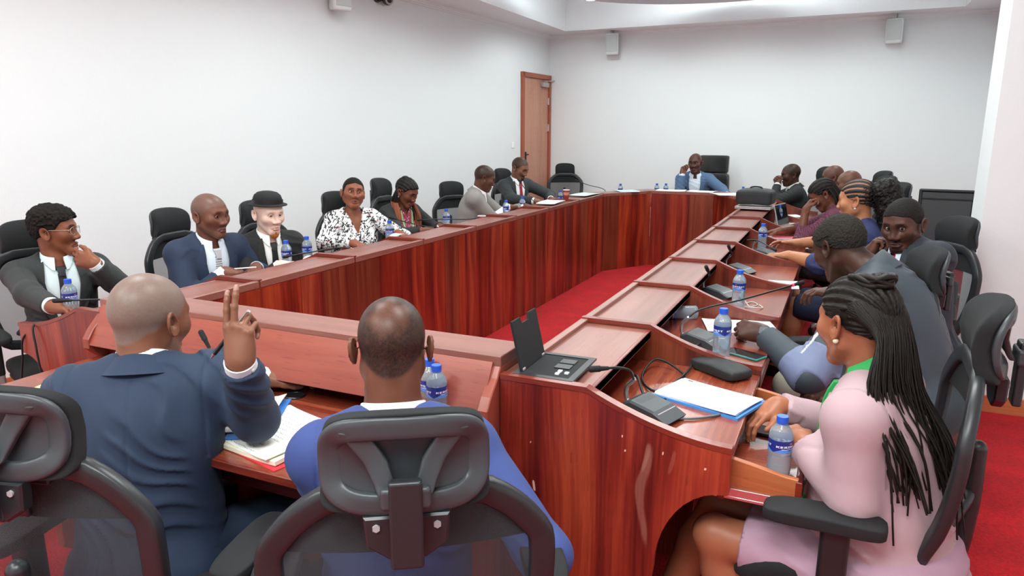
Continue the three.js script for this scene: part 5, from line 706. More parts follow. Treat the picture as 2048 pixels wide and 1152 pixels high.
// 13 woman in blue dress
{ const c = person({ label: 'woman in dark blue dress with cornrows and a curly black ponytail', head: [0.1, 1.225, -5.1], s: 1.1, hs: 0.98, girth: 1.25, dir: -85, lean: 14, hdir: -76, pitch: 6, ch: 0.0034, cb: 0.01, legDir: -85,
    L: { wrist: [-0.27, 0.86, -4.93], elbow: [0.0, 0.82, -4.6], fingers: [-0.95, -0.05, -0.1], palm: down, pose: 'spread' }, R: { wrist: [-0.25, 0.88, -5.38], elbow: [0.05, 0.85, -5.7], fingers: [-0.9, 0.05, 0.15], palm: [0, -0.9, 0.3], pose: 'spread' },
    look: { female: 1, bareArms: 1, skin: 0x9c6a4c, skin2: 0xaa7759, lip: 0x8a4c48, fat: 0.008, nails: 0xd88a98, hair: { t: 0.005, noise: 0.0006, rows: 0.003, nrow: 24, rough: 0.55, part: 0x9a684c, cell: 0.0026 }, hairColor: 0x14100e, shirt: { color: 0x2c3560, v: -0.08, vw: 0.085, cut: 0.2, wr: 0.006, collar: false }, skirt: { color: 0x1d2340, len: 0.95 }, nails2: 1 } });
  addEarring(c, 1, 0.008, 0xd8d8dc);
  const tail = [toW(c.H, 0, 0.05, -0.1), toW(c.H, 0, 0.04, -0.17), toW(c.H, 0, -0.06, -0.2), toW(c.H, 0, -0.2, -0.19), toW(c.H, 0, -0.31, -0.17)]; const f0 = blend([cap(tail[0], tail[1], 0.05, 0.08), cap(tail[1], tail[2], 0.085, 0.085), cap(tail[2], tail[3], 0.085, 0.07), cap(tail[3], tail[4], 0.07, 0.04)], 0.03);
  const f = (x, y, z) => f0(x, y, z) + 0.007 * noise3(x * 60, y * 45, z * 60) + 0.007 * noise3(x * 140, y * 110, z * 140); const [lo, hi] = boundsOf(tail, 0.12); const pt = part('ponytail', net(f, lo, hi, 0.0085), c.hm, c.t);
  const r = rng(61), cu = []; for (let i = 0; i < 320; i++) { const t = r() * 3.6, k = Math.floor(t), p = add(mul(tail[k], 1 - (t - k)), mul(tail[Math.min(4, k + 1)], t - k)); const d = nrm([r() - 0.5, (r() - 0.5) * 0.5, r() - 0.5]); const o = mad(p, d, lerp(0.082, 0.05, t / 3.6)); const pts = []; for (let j = 0; j < 12; j++) { const a = j * 1.25 + r(); pts.push([o[0] + Math.cos(a) * 0.008 + d[0] * 0.012, o[1] - j * 0.0055, o[2] + Math.sin(a) * 0.008 + d[2] * 0.012]); } cu.push(strand(c, pts, 0.0023, 16, 4)); } part('curls', cu, c.hm, pt); }
// 14 staring man
person({ label: 'man in black suit and pink tie staring sideways over the grey jacket man', head: [0.3, 1.2, -4.06], s: 1.06, girth: 1.12, dir: -124, lean: 12, side: -10, neckLen: 0.045, sw: 1.06, hdir: -152, pitch: 14, roll: 4, ch: 0.0029, cb: 0.009,
  R: { wrist: [0.16, 1.02, -4.16], elbow: [0.02, 0.84, -4.1], fingers: [0.45, 0.85, 0.1], palm: [0.8, -0.2, 0.4], pose: 'curled' }, L: { wrist: [0.02, 0.86, -3.85], fingers: [-1, 0, 0], palm: down },
  look: { skin: 0x3f2721, skin2: 0x553529, lip: 0x5d3a36, fat: 0.003, jaw: 1.05, eyeOpen: 0.0115, stubble: 0.95, hair: { t: 0.003, noise: 0.0012, freq: 200, line: -0.002 }, hairColor: 0x191513, beard: 'goatee', beardAmt: 0.75, jacket: { color: 0x262d36, button: -0.46, open: 0.085 }, shirt: { color: 0xd6e4ee }, tie: { color: 0xb83a58 }, trousers: 0x1c2026, gaze: [0.3, 0.0] } });
// 15 man in grey tracksuit jacket
{ const c = person({ label: 'man in grey-blue tracksuit jacket bending over his papers, seen from behind', head: [0.017, 1.185, -3.23], s: 1.08, girth: 1.12, dir: -78, lean: 34, hdir: -48, pitch: 30, ch: 0.0036, cb: 0.009, neckLen: 0.085, neckFwd: 0.66, armG: 1.15,
    L: { wrist: [-0.235, 0.855, -2.93], E: [-0.05, 0.755, -2.77], fingers: [-0.9, 0.05, -0.25], palm: [-0.2, -0.6, -0.7], pose: 'pinch' }, R: { wrist: [0.02, 0.72, -2.8], elbow: [0.3, 0.75, -3.2], fingers: [-0.7, -0.3, 0.6], palm: down, pose: 'curled' },
    look: { skin: 0x37231c, skin2: 0x4a3026, stubble: 0.9, hair: { t: 0.0055, noise: 0.0022, freq: 220, cell: 0.0024 }, hairColor: 0x24201c, jacket: { color: 0x343e47, lapel: false, stand: 1, open: 0.02, rough: 0.6, seams: 1 }, wr: 0.007, shirt: { color: 0x39444e, cuffs: false }, trousers: 0xb7b0a2 } });
  const a = c.arms.L, d = nrm(sub(a.W, a.E)), d2 = nrm(sub(a.E, a.S)); const el = blend([cap(mad(a.E, d2, -0.05), mad(a.E, d, 0.03), 0.095, 0.088)], 0.01); const J = c.J; const f = (x, y, z) => Math.max(J(x, y, z) - 0.0025, el(x, y, z)); const [lo, hi] = boundsOf([a.E], 0.13); part('elbow_panel', net(f, lo, hi, 0.007), hex(0x6d7695, { roughness: 0.65 }), c.t);
  const st = cap(mad(a.E, d2, -0.2), mad(a.E, d2, -0.05), 0.012, 0.012); const off = nrm(cross(d2, [0, 1, 0])); const f3 = (x, y, z) => Math.max(J(x, y, z) - 0.003, Math.abs((x - a.E[0]) * off[0] + (y - a.E[1]) * off[1] + (z - a.E[2]) * off[2] - 0.02) - 0.009, dot(sub([x, y, z], a.E), d2) + 0.04, -0.24 - dot(sub([x, y, z], a.E), d2)); const b3 = boundsOf([a.S, a.E], 0.1); part('sleeve_stripe', net(f3, b3[0], b3[1], 0.006), hex(0xc9ccd2, { roughness: 0.6 }), c.t);
  const w = mv(new THREE.TorusGeometry(0.034, 0.007, 8, 28), 0, 0, 0); w.applyQuaternion(new THREE.Quaternion().setFromUnitVectors(V(0, 0, 1), V(...d))); w.translate(...mad(a.W, d, -0.012)); const wf = rbox(0.034, 0.034, 0.012, 0.004); wf.applyQuaternion(new THREE.Quaternion().setFromUnitVectors(V(0, 0, 1), V(...a.Hf.Z))); wf.translate(...mad(mad(a.W, d, -0.012), a.Hf.Z, 0.034)); part('watch', [w, wf], hex(0x5b5f66, { roughness: 0.3, metalness: 0.6 }), c.t); }
// 16 woman in pink suit
{ const c = person({ label: 'woman in pale pink suit with long black braids and a green lanyard', head: [0.075, 1.155, -2.07], s: 1.04, hs: 0.99, girth: 1.12, armG: 0.98, bust: 0.6, belly: 0.035, sw: 1.06, dir: -72, lean: 16, hdir: -44, pitch: 8, ch: 0.0033, cb: 0.007, ct: 0.009, legDir: -84,
    L: { wrist: [-0.04, 0.82, -1.985], E: [0.095, 0.74, -1.85], lift: -0.015, fingers: [-0.45, -0.1, -0.88], palm: [0.1, -0.9, -0.4], pose: 'relaxed' }, R: { wrist: [-0.12, 0.8, -2.28], elbow: [0.1, 0.7, -2.4], fingers: [-0.6, -0.2, 0.7], palm: down, pose: 'relaxed' },
    knees: { L: [-0.25, 0.5, -1.95], R: [-0.26, 0.5, -2.13] }, feet: { L: [-0.13, 0.12, -2.0], R: [-0.42, 0.1, -2.08] },
    look: { female: 1, bareLegs: 1, skin: 0x8a553e, skin2: 0x98634a, lip: 0x8a4a48, fat: 0.004, nails: 0xe8a8b8, hair: { t: 0.007, noise: 0.001, rows: 0.003, nrow: 34, rough: 0.5 }, hairColor: 0x17130f, jacket: { color: 0xb2969c, button: -0.42, open: 0.08, seams: 1 }, wr: 0.008, hem: -0.14, shirt: { color: 0xf2ecec, collar: false, cuffs: false }, skirt: { color: 0xae8c9e, len: 0.8 } } });
  addEarring(c, 1, 0.0075, 0xe6d6b8); addLanyard(c, 0x1fa04e, -0.42, 0.075, 0.015, false, c.JT); part('lanyard', neckRing(c.C, 70 * DEG, 290 * DEG, (a) => { const b = 0.5 - 0.5 * Math.cos(a); return [0.074, 0.035 + 0.05 * b, -0.006]; }, (a) => { const b = 0.5 - 0.5 * Math.cos(a); return [0.096, 0.004 + 0.04 * b, -0.008]; }, 0.002), hex(0x1fa04e, { roughness: 0.6 }), c.t);
  const r = rng(91), b = [], knot = []; const kp = toW(c.H, 0.0, 0.1, -0.045); for (let i = 0; i < 12; i++) { const a0 = r() * 6.28; const pts = []; for (let j = 0; j < 12; j++) { const a = a0 + j * 0.62; const rr = 0.03 + 0.016 * Math.sin(j * 0.9 + i); pts.push(add(kp, add(add(mul(c.Xh, Math.cos(a) * rr), mul(c.Zh, Math.sin(a) * rr * 1.3)), mul(c.Yh, 0.012 * Math.sin(j * 1.3 + i * 2) + 0.01)))); } knot.push(strand(c, pts, 0.0085, 28, 6)); }
  for (let i = 0; i < 260; i++) { const a = lerp(-1.9, 1.9, (i + r()) / 260) ; const x = Math.sin(a) * 0.078, yy = Math.cos(a); const p0 = toW(c.H, x * 0.95, 0.03 + yy * 0.07, lerp(0.045, -0.02, r()) - 0.03 * (1 - yy)), p1 = toW(c.H, x * 1.06, 0.035 + yy * 0.055, -0.06), p2 = toW(c.H, x * 0.75 + 0.01, -0.02 + 0.03 * yy, -0.125), sp = (r() - 0.5), p3 = add(toW(c.H, x * 1.0 + 0.012, -0.16, -0.13), [0.02 * sp, 0, 0.055 * (r() - 0.35)]), p4 = add(p3, [0.03 + 0.06 * r(), -0.14, 0.075 * (r() - 0.35)]), p5 = add(p4, [0.04 * r() + 0.01, -0.08 - 0.2 * r() * r(), 0.05 * (r() - 0.5)]); b.push(strand(c, [p0, p1, p2, p3, p4, p5], 0.0025, 16, 5)); }
  const h = part('braids', b, c.hm, c.t); part('top_knot', knot, c.hm, h); }
// 17 man in navy suit raising his hand
{ const c = person({ label: 'grey-haired man in navy suit seen from behind, raising his hand with a pen', head: [-1.74, 1.14, -1.325], s: 1.08, girth: 1.16, dir: -34, lean: 15, side: 0, armG: 1.02, hdir: -6, pitch: 8, neckLen: 0.055, ch: 0.0033, cb: 0.0065, legDir: 10,
    R: { wrist: [-1.35, 1.08, -1.27], E: [-1.435, 0.865, -1.39], hs: 0.95, fingers: [-0.06, 1, -0.1], palm: [-0.25, -0.1, -0.95], pose: 'two', lift: 0.03, fore: 0.03 }, L: { wrist: [-1.75, 0.82, -1.75], elbow: [-2.05, 0.8, -1.5], fingers: [0.6, 0, -0.7], palm: down },
    look: { skin: 0x6a4535, skin2: 0x7d5543, lip: 0x6b4542, palm: 0xa97864, stubble: 0.62, hairColor: 0x7c7874, hairline: -0.002, beard: 'full', beardColor: 0x8a827c, beardAmt: 0.3, neck: 1.08, jacket: { color: 0x1f3049, button: -0.44, open: 0.09, seams: 1, buttons: 0xb8b4b0 }, wr: 0.008, shirt: { color: 0xf0f3f7 }, trousers: 0x1c2a40 } }); globalThis.navyHand = c; }
// 18 man in royal blue suit
person({ label: 'man in royal blue suit seen from behind in the nearest chair', head: [-1.005, 1.12, -1.445], s: 1.1, hs: 0.97, sw: 1.03, girth: 1.14, armG: 1.0, neckLen: 0.095, dir: -32, lean: 8, hdir: -31, pitch: 10, ch: 0.0033, cb: 0.0075, legDir: -32,
  R: { wrist: [-0.78, 0.66, -1.62], elbow: [-0.4, 0.6, -1.3], fingers: [-0.8, 0, -0.5], palm: down, lift: -0.03 }, L: { lift: -0.03, wrist: [-1.12, 0.68, -1.68], elbow: [-1.25, 0.5, -1.3], fingers: [0.3, 0, -0.9], palm: down },
  look: { skin: 0x5b3a2d, skin2: 0x70493a, stubble: 0.92, crown: 0.5, hairColor: 0x1d1b1a, hw: 1.03, neck: 1.15, fat: 0.004, jacket: { color: 0x384a86, button: -0.44, open: 0.09, seams: 1 }, wr: 0.007, shirt: { color: 0xeef1f5 }, trousers: 0x2b3a70 } });
// ---------------------------------------------------------------- things on the desks
const labelTex = canvasTex(512, 192, (c, w, h) => { const g = c.createLinearGradient(0, 0, 0, h); c.fillStyle = '#1d2f86'; c.fillRect(0, 0, w, h); c.fillStyle = '#5f8fe0'; for (let k = 0; k < 2; k++) { c.beginPath(); c.moveTo(k * 256, h); c.lineTo(k * 256 + 70, h * 0.62); c.lineTo(k * 256 + 120, h * 0.82); c.lineTo(k * 256 + 180, h * 0.55); c.lineTo(k * 256 + 256, h); c.fill(); } c.fillStyle = '#ffffff'; c.font = 'bold 46px sans-serif'; c.textAlign = 'center'; for (const x of [128, 384]) { c.fillText('KERINGET', x, 108, 230); c.fillStyle = '#e0552f'; c.beginPath(); c.arc(x, 44, 13, 0, 7); c.fill(); c.fillStyle = '#ffffff'; c.fillRect(x - 70, 128, 140, 6); } });
const waterM = mat({ color: 0xe4f3fd, transmission: 0.78, roughness: 0.12, ior: 1.33, thickness: 0.06, attenuationColor: new THREE.Color(0x9fd0f0), attenuationDistance: 0.22 });
const labelM = mat({ map: labelTex, roughness: 0.35 }), capM = hex(0x2f62d6, { roughness: 0.4 });
function makeBottle(label) {
  const t = thing('water_bottle', label, 'bottle', [0, 0, 0], 0, 'plastic water bottles on the tables'); const pr = [[0.0, 0.002], [0.02, 0.0], [0.028, 0.003], [0.0315, 0.01]]; for (let i = 0; i <= 16; i++) { const y = 0.014 + i * 0.0048; pr.push([0.0312 - 0.0016 * (i % 2), y]); } pr.push([0.0315, 0.096], [0.031, 0.1], [0.031, 0.133], [0.0318, 0.136], [0.031, 0.146], [0.027, 0.157], [0.02, 0.167], [0.0145, 0.174], [0.0125, 0.178], [0.0122, 0.186], [0.0, 0.187]);
  part('bottle_body', lathe(pr, 32), waterM, t); const l = new THREE.CylinderGeometry(0.0319, 0.0319, 0.034, 36, 1, true); l.translate(0, 0.1165, 0); part('bottle_label', l, labelM, t);
  const c = [cyl(0.0148, 0.0148, 0.017, 0, 0.1875, 0, 0, 0, 28), cyl(0.0155, 0.0155, 0.003, 0, 0.178, 0, 0, 0, 28)]; for (let i = 0; i < 24; i++) { const a = (i / 24) * 6.283; c.push(box(0.0016, 0.014, 0.0016, Math.cos(a) * 0.0148, 0.188, Math.sin(a) * 0.0148, 0, -a)); } part('bottle_cap', c, capM, t); return t;
}
const bottle0 = makeBottle('blue-capped water bottle beside the black pouch, nearest on the right desk'); bottle0.position.set(-0.36, WH, -2.68); bottle0.rotation.y = 0.4; bottle0.scale.setScalar(1.04);
for (const [label, p, r, tilt] of [
  ['blue-capped water bottle crossed by the long gooseneck with the red ring', [-0.41, WH, -3.538], 1.2], ['blue-capped water bottle standing in the pulled-out drawer of the woman in pink', [-0.088, 0.702, -1.945], 2.6],
  ['blue-capped water bottle beside the spread hands of the woman in blue', [-0.494, WH, -5.474], 0.3], ['blue-capped water bottle lying on its side under the right ledge', [-0.555, WH + 0.033, -3.26], 0.6, 1],
  ['blue-capped water bottle before the black tie of the young man', [-3.17, WH, -2.02], 0.2], ['blue-capped water bottle in front of the man in the black hat, the left of two', [-3.1, WH, -3.36], 1.4],
  ['blue-capped water bottle in front of the man in the black hat, the right of two', [-3.1, WH, -3.55], 0.8], ['water bottle half hidden by the ledge, beside the print blouse', [-3.1, WH, -4.48], 2],
  ['water bottle between the woman with braids and the grey jacket', [-3.12, WH, -5.38], 2.2], ['water bottle by the sleeve of the grey jacket', [-3.0, WH, -6.35], 1], ['water bottle between the grey jacket and the red tie', [-3.0, WH, -6.75], 0.4],
  ['water bottle by the hands of the man with the red tie', [-2.95, WH, -7.72], 0.7], ['water bottle alone on the far left corner desk', [-2.62, WH, -9.05], 0.7], ['dark-capped water bottle beside the raised elbow of the chairman, the left of two', [-2.2, WH, -9.3], 0.7],
  ['dark-capped water bottle beside the raised elbow of the chairman, the right of two', [-2.09, WH, -9.34], 0.7], ['water bottle on the far desk between the chairman and the man with clasped hands', [-1.1, WH, -9.2], 0.2],
  ['water bottle upright behind the open tablet of the woman in burgundy', [-0.5, WH, -6.95], 0.2], ['blue-capped water bottle on the dais desk just right of the royal blue man, nearer', [-1.06, WH - 0.03, -1.75], 0.2], ['water bottle on the dais desk half hidden by the head of the royal blue man', [-1.11, WH - 0.03, -1.79], 1]]) {
  const b = copyOf(bottle0, label, p, r); b.scale.setScalar(1); if (tilt) b.rotation.set(Math.PI / 2, 0, 1.15);
}
// gooseneck microphones
function micBase(t, turn) {   // wedge base with a chrome bracket at its back; local +z is the front
  const G = new THREE.Group(); const R = (g) => g.rotateY(turn);
  const wedge = extrude([[-0.075, 0], [0.065, 0], [0.075, 0.012], [0.03, 0.032], [-0.05, 0.046], [-0.075, 0.034]], 0.1, 0.006); wedge.translate(0, 0, -0.05); wedge.rotateY(-Math.PI / 2);
  part('mic_base', R(wedge), M.greyplastic, t);
  part('top_panel', R(rbox(0.085, 0.004, 0.075, 0.002, 0, 0.043, -0.01, 0.18)), M.frame, t);
  part('front_strip', R(rbox(0.1, 0.005, 0.028, 0.002, 0, 0.024, 0.054, 0.5)), M.silver, t);
  part('mark', R(rbox(0.02, 0.0015, 0.006, 0.0005, 0, 0.0465, -0.03, 0.18)), M.white, t);
  part('bracket', R(tube([[0.0, 0.02, -0.082], [0, 0.03, -0.098], [0, 0.07, -0.1], [0, 0.1, -0.075]], 0.0075, 20, 8)), M.steel, t);
  return G;
}
function microphone(label, pos, turn, neck, ringCol, nobase) {   // neck: world points from the bracket to the head
  const t = thing('microphone', label, 'microphone', pos, 0, 'gooseneck microphones'); if (!nobase) micBase(t, turn);
  const top = V(0, 0.1, -0.075).applyAxisAngle(V(0, 1, 0), turn); const L = neck.map((q) => V(q[0] - pos[0], q[1] - pos[1], q[2] - pos[2])); const pts = nobase ? L : [top, ...L];
  const e = pts[pts.length - 1], e0 = pts[pts.length - 2], d = e.clone().sub(e0).normalize();
  part('gooseneck', tube(pts, 0.0042, 50, 8), M.black, t); const hd = e.clone().add(d.clone().multiplyScalar(0.05));
  const h = part('mic_head', [bar(e.clone().sub(d.clone().multiplyScalar(0.012)).toArray(), e.clone().add(d.clone().multiplyScalar(0.02)).toArray(), 0.006, 0.008), bar(e.clone().add(d.clone().multiplyScalar(0.02)).toArray(), hd.toArray(), 0.0098, 0.0098), ball(0.0098, hd.x, hd.y, hd.z)], M.matte, t);
  if (ringCol) part('light_ring', bar(e.clone().sub(d.clone().multiplyScalar(0.018)).toArray(), e.clone().sub(d.clone().multiplyScalar(0.008)).toArray(), 0.0072), mat({ color: 0xff4060, emissive: 0xff2040, emissiveIntensity: 1.2 }), h);
  return t;
}
const D90 = Math.PI / 2;
microphone('black gooseneck microphone nearest on the right desk, its head over the ledge', [-0.46, WH, -2.03], 1.25, [[-0.53, 0.95, -1.99], [-0.56, 0.965, -1.955], [-0.585, 0.97, -1.92]]);
microphone('black microphone with a lit red ring on its very long gooseneck', [-0.455, WH, -2.86], 1.3, [[-0.5, 0.925, -2.9], [-0.34, 0.95, -3.1], [-0.15, 0.985, -3.34]], 1);
microphone('black microphone under the ledge behind the crossed bottle', [-0.535, WH, -3.79], 1.2, [[-0.58, 0.92, -3.72], [-0.585, 0.94, -3.7]]);
microphone('black microphone in the unit with the bare dark work surface', [-0.52, WH, -4.5], 1.2, [[-0.57, 0.93, -4.42], [-0.575, 0.95, -4.4]]);
microphone('black microphone whose gooseneck reaches over the hands of the woman in blue', [-0.44, WH, -5.2], 1.2, [[-0.56, 0.92, -5.1], [-0.48, 0.94, -4.98], [-0.37, 0.92, -4.8]]);
microphone('black microphone lying low before the young man in glasses', [-2.93, WH, -2.2], -D90, [[-2.92, 0.9, -2.12], [-2.87, 0.945, -1.95], [-2.93, 0.955, -1.86]]);
microphone('black microphone between the two bottles of the man in the black hat', [-2.98, WH, -3.75], -D90, [[-2.88, 0.93, -3.6], [-2.87, 0.945, -3.3], [-2.87, 0.95, -3.14]]);
microphone('black microphone pointing at the sleeve of the print blouse', [-3.05, WH, -4.98], -D90, [[-3.02, 0.89, -4.98], [-3.2, 0.93, -4.88], [-3.26, 0.965, -4.8]]);
microphone('black microphone held level before the woman with copper braids', [-3.0, WH, -5.62], -D90, [[-2.98, 0.9, -5.5], [-3.05, 0.93, -5.2], [-3.1, 0.95, -4.95]]);
microphone('black microphone rising across the man with the red tie', [-3.0, WH, -7.05], -D90, [[-3.02, 0.92, -7.1], [-3.2, 1.02, -7.3], [-3.3, 1.1, -7.36]]);
microphone('black microphone pointing at the empty chair near the door', [-2.7, LH - 0.137, -8.62], -2.6, [[-2.7, 0.95, -8.6], [-2.92, 1.0, -8.62], [-3.05, 1.04, -8.63]]);
microphone('black microphone on the dais desk before the raised arm', [-1.93, WH - 0.03, -1.7], 0.3, [[-1.95, 0.88, -1.72], [-1.975, 0.92, -1.72]]);
// papers and folders
const sheetTex = canvasTex(256, 360, (c, w, h) => { c.fillStyle = '#f8f9fa'; c.fillRect(0, 0, w, h); c.fillStyle = '#444'; c.fillRect(18, 16, 18, 16); c.fillStyle = '#b9bcc2'; for (let y = 50; y < h - 40; y += 11) c.fillRect(24, y, 150 + 60 * hash3(y, 1, 2), 2.2); });
const sheetM = mat({ map: sheetTex, roughness: 0.9 });
const handTex = canvasTex(512, 360, (c, w, h) => { const r = rng(8); c.fillStyle = '#f6f4ea'; c.fillRect(0, 0, w, h); c.strokeStyle = '#7f8ba8'; c.lineWidth = 2; for (let y = 30; y < h; y += 26) { c.beginPath(); for (let x = 30; x < 440 - r() * 120; x += 7) c.lineTo(x, y + (r() - 0.5) * 9); c.stroke(); } });
function sheet(w, d, m, x, y, z, turn, th = 0.0016, curl = 0.01) { const g = new THREE.BoxGeometry(w, th, d, 8, 1, 8); const p = g.attributes.position; for (let i = 0; i < p.count; i++) { const u = p.getX(i) / w + 0.5, v = p.getZ(i) / d + 0.5; p.setY(i, p.getY(i) + th / 2 + curl * Math.pow(Math.abs(u - 0.5) * 2, 4) * (0.5 + 0.5 * Math.sin(3 * v + x * 9)) ); } g.computeVertexNormals(); g.rotateY(turn); g.translate(x, y, z); return g; }
{ const t = thing('document_folder', 'white printed pages lying on a sky blue folder beside the black pouch', 'folder', [-0.33, WH, -2.24], -0.33);
  part('folder', sheet(0.3, 0.2, null, 0, 0, 0, 0, 0.008, 0), M.bluefolder, t); part('page', sheet(0.285, 0.185, null, -0.005, 0.0085, 0.0, 0.03, 0.004, 0.002), sheetM, t); part('page', sheet(0.285, 0.185, null, 0.0, 0.013, 0.004, -0.02, 0.002, 0.004), sheetM, t); }
const PAPERS = [
  ['white paper under the hand of the man in the tracksuit jacket', -0.36, WH, -3.2, 0.3, 0.21, 0.3, 'sheet'], ['white paper lying in the unit before the bent knees in dark blue', -0.32, WH, -4.22, 0.3, 0.21, 0.1, 'paper'],
  ['open white notebook in front of the woman in burgundy', -0.36, WH, -6.75, 0.3, 0.3, 0.2, 'paper'], ['cream sheet beside the open white notebook', -0.38, WH, -7.35, 0.3, 0.3, -0.2, 'cream'],
  ['white sheet under the elbows near the far right corner', -0.5, WH, -7.85, 0.28, 0.2, 0.4, 'paper'], ['white paper edge under the spread hand of the woman in blue', -0.34, WH, -5.75, 0.3, 0.21, 0.1, 'paper'],
  ['white sheet standing up by the arm of the navy suit with patterned tie', -3.06, WH, -2.6, 0.2, 0.28, 0.4, 'paper'], ['pinkish paper slip between two bottles by the man in the hat', -2.98, WH, -3.46, 0.14, 0.2, 0.3, 'pink'],
  ['white paper slip on the ledge beside the print blouse', -2.83, LH, -4.18, 0.06, 0.12, 0.2, 'paper'], ['white paper before the man with the red tie', -2.74, LH, -6.9, 0.2, 0.42, 0.1, 'paper'],
  ['pale green papers on the ledge beside the red paper cup', -2.72, LH, -7.95, 0.22, 0.42, -0.1, 'green'], ['pale blue papers at the far left corner of the table', -2.42, LH, -8.62, 0.26, 0.3, 0.6, 'sky'],
  ['white papers on the head desk left of the chairman', -1.93, LH, -8.95, 0.36, 0.22, 0.1, 'paper'], ['white papers on the head desk right before the chairman', -1.55, LH, -8.95, 0.32, 0.22, -0.15, 'paper'],
  ['white papers stacked on the slanting desk right of the chairman', -1.22, LH, -8.66, 0.3, 0.3, 0.5, 'paper'],
];
const PM = { sheet: sheetM, paper: M.paper, cream: M.cream, pink: hex(0xf0d3d2, { roughness: 0.85 }), green: hex(0xcfe3d6, { roughness: 0.85 }), sky: hex(0xc3d3e8, { roughness: 0.85 }) };
PAPERS.forEach(([label, x, y, z, w, d, turn, k]) => { solo('paper', label, 'paper', sheet(w, d, null, 0, 0.0005, 0, 0, 0.004, 0.006), PM[k], [x, y, z], turn); });
{ const t = thing('paper_stack', 'cream handwritten papers with red edges by the elbow of the raised arm', 'papers', [-1.44, WH - 0.03, -1.48], -0.15); part('red_card', sheet(0.34, 0.3, null, 0.01, 0, -0.01, -0.08, 0.003, 0), M.redcard, t); part('page', sheet(0.3, 0.28, null, 0, 0.003, 0, 0.02, 0.012, 0.006), M.cream, t); part('page', sheet(0.29, 0.27, null, 0.0, 0.016, 0.0, -0.1, 0.003, 0.01), mat({ map: handTex, roughness: 0.9 }), t); }
{ const t = thing('paper_stack', 'white sheet over a blue folder sticking out by the navy elbow', 'papers', [-1.6, WH - 0.008, -1.5], 0.5); part('folder', sheet(0.12, 0.3, null, 0.05, 0, 0, 0, 0.004, 0), hex(0x2f78c8, { roughness: 0.6 }), t); part('page', sheet(0.2, 0.27, null, 0.0, 0.006, -0.02, 0.05, 0.003, 0.02), mat({ map: handTex, roughness: 0.9 }), t); }
solo('paper', 'yellow pad on the dais desk at the left of the navy back', 'paper', sheet(0.2, 0.28, null, 0, 0, 0, 0, 0.006, 0.004), hex(0xe6e08a, { roughness: 0.85 }), [-2.4, WH - 0.03, -1.45], 0.3);
{ const t = thing('document_folder', 'pink and red documents in a clear sleeve by the woman in burgundy', 'folder', [-0.4, WH, -6.15], 0.25); part('page', sheet(0.26, 0.2, null, 0, 0, 0, 0, 0.006, 0), M.paper, t); part('red_card', sheet(0.2, 0.12, null, 0.03, 0.007, -0.02, 0.1, 0.003, 0.004), hex(0xe0566a, { roughness: 0.6 }), t); part('grey_card', sheet(0.16, 0.1, null, 0.02, 0.007, 0.06, 0.0, 0.003, 0), hex(0x8d8f96, { roughness: 0.6 }), t); }
solo('name_card', 'white folded name card on the ledge before the open tablet', 'card', mergeGeometries([mv(new THREE.BoxGeometry(0.2, 0.1, 0.002), 0, 0.045, 0.022, -0.45).toNonIndexed(), mv(new THREE.BoxGeometry(0.2, 0.1, 0.002), 0, 0.045, -0.022, 0.45).toNonIndexed()]), M.paper, [-0.58, WH, -6.62], D90 + 0.2);
{ const t = thing('tablet', 'open silver laptop standing on the right desk beyond the name card', 'laptop', [-0.42, WH, -6.95], D90 - 0.25); part('keyboard_deck', rbox(0.3, 0.012, 0.2, 0.004, 0, 0.006, 0.06), M.silver, t); const s = part('screen', rbox(0.3, 0.2, 0.008, 0.003, 0, 0.11, -0.06, -0.25), M.silver, t); part('display', box(0.28, 0.18, 0.002, 0, 0.112, -0.0545, -0.25), M.glassdark, s); }
// black bag on a flat silver laptop
{ const t = thing('bag', 'black soft case resting on the right ledge near the far end', 'bag', [-0.74, LH + 0.028, -7.2], -0.1); part('case_body', superEll(0.17, 0.075, 0.12, 0.35, 0.25, 36, 16, (x, y, z) => [x, y + 0.075 + 0.012 * Math.cos(x * 9), z]), hex(0x25282c, { roughness: 0.5 }), t); part('zip', superEll(0.172, 0.004, 0.122, 0.4, 0.25, 36, 6, (x, y, z) => [x, y + 0.1, z]), M.matte, t); part('handle', tube([[-0.06, 0.14, 0.0], [-0.05, 0.168, 0], [0.05, 0.168, 0], [0.06, 0.14, 0]], 0.007, 24, 8), M.matte, t);
  const l = thing('laptop', 'closed silver laptop lying under the black soft case', 'laptop', [-0.74, LH, -7.16], -0.06); part('base', rbox(0.33, 0.014, 0.24, 0.005, 0, 0.007, 0), M.silver, l); part('lid', rbox(0.33, 0.009, 0.24, 0.004, 0, 0.0195, 0), M.silver, l); }
// pouch, phones, cups
{ const t = thing('pouch', 'black zipped pouch on the right desk beside the folder', 'pouch', [-0.335, WH, -2.52], -0.62); part('pouch_body', superEll(0.105, 0.022, 0.055, 0.5, 0.22, 40, 16, (x, y, z) => [x, y * (1 + 0.15 * Math.cos(x * 18)) + 0.022 + 0.002 * Math.sin(x * 60 + z * 40), z]), hex(0x212324, { roughness: 0.6 }), t); part('zip', tube([[-0.1, 0.034, -0.038], [0, 0.042, -0.042], [0.1, 0.034, -0.038]], 0.0028, 20, 6), M.matte, t); }
function phone(label, pos, turn, body) { const t = thing('phone', label, 'phone', pos, turn); part('phone_body', rbox(0.155, 0.009, 0.075, 0.004, 0, 0.0045, 0), body, t); part('screen', rbox(0.148, 0.002, 0.069, 0.001, 0, 0.009, 0), M.glassdark, t); return t; }
phone('dark phone in a teal case beside the nearest bottle', [-0.285, WH, -2.78], -0.45, M.teal);
phone('black phone in the drawer by the hand of the woman in pink', [-0.11, 0.703, -2.27], -0.2, M.gloss);
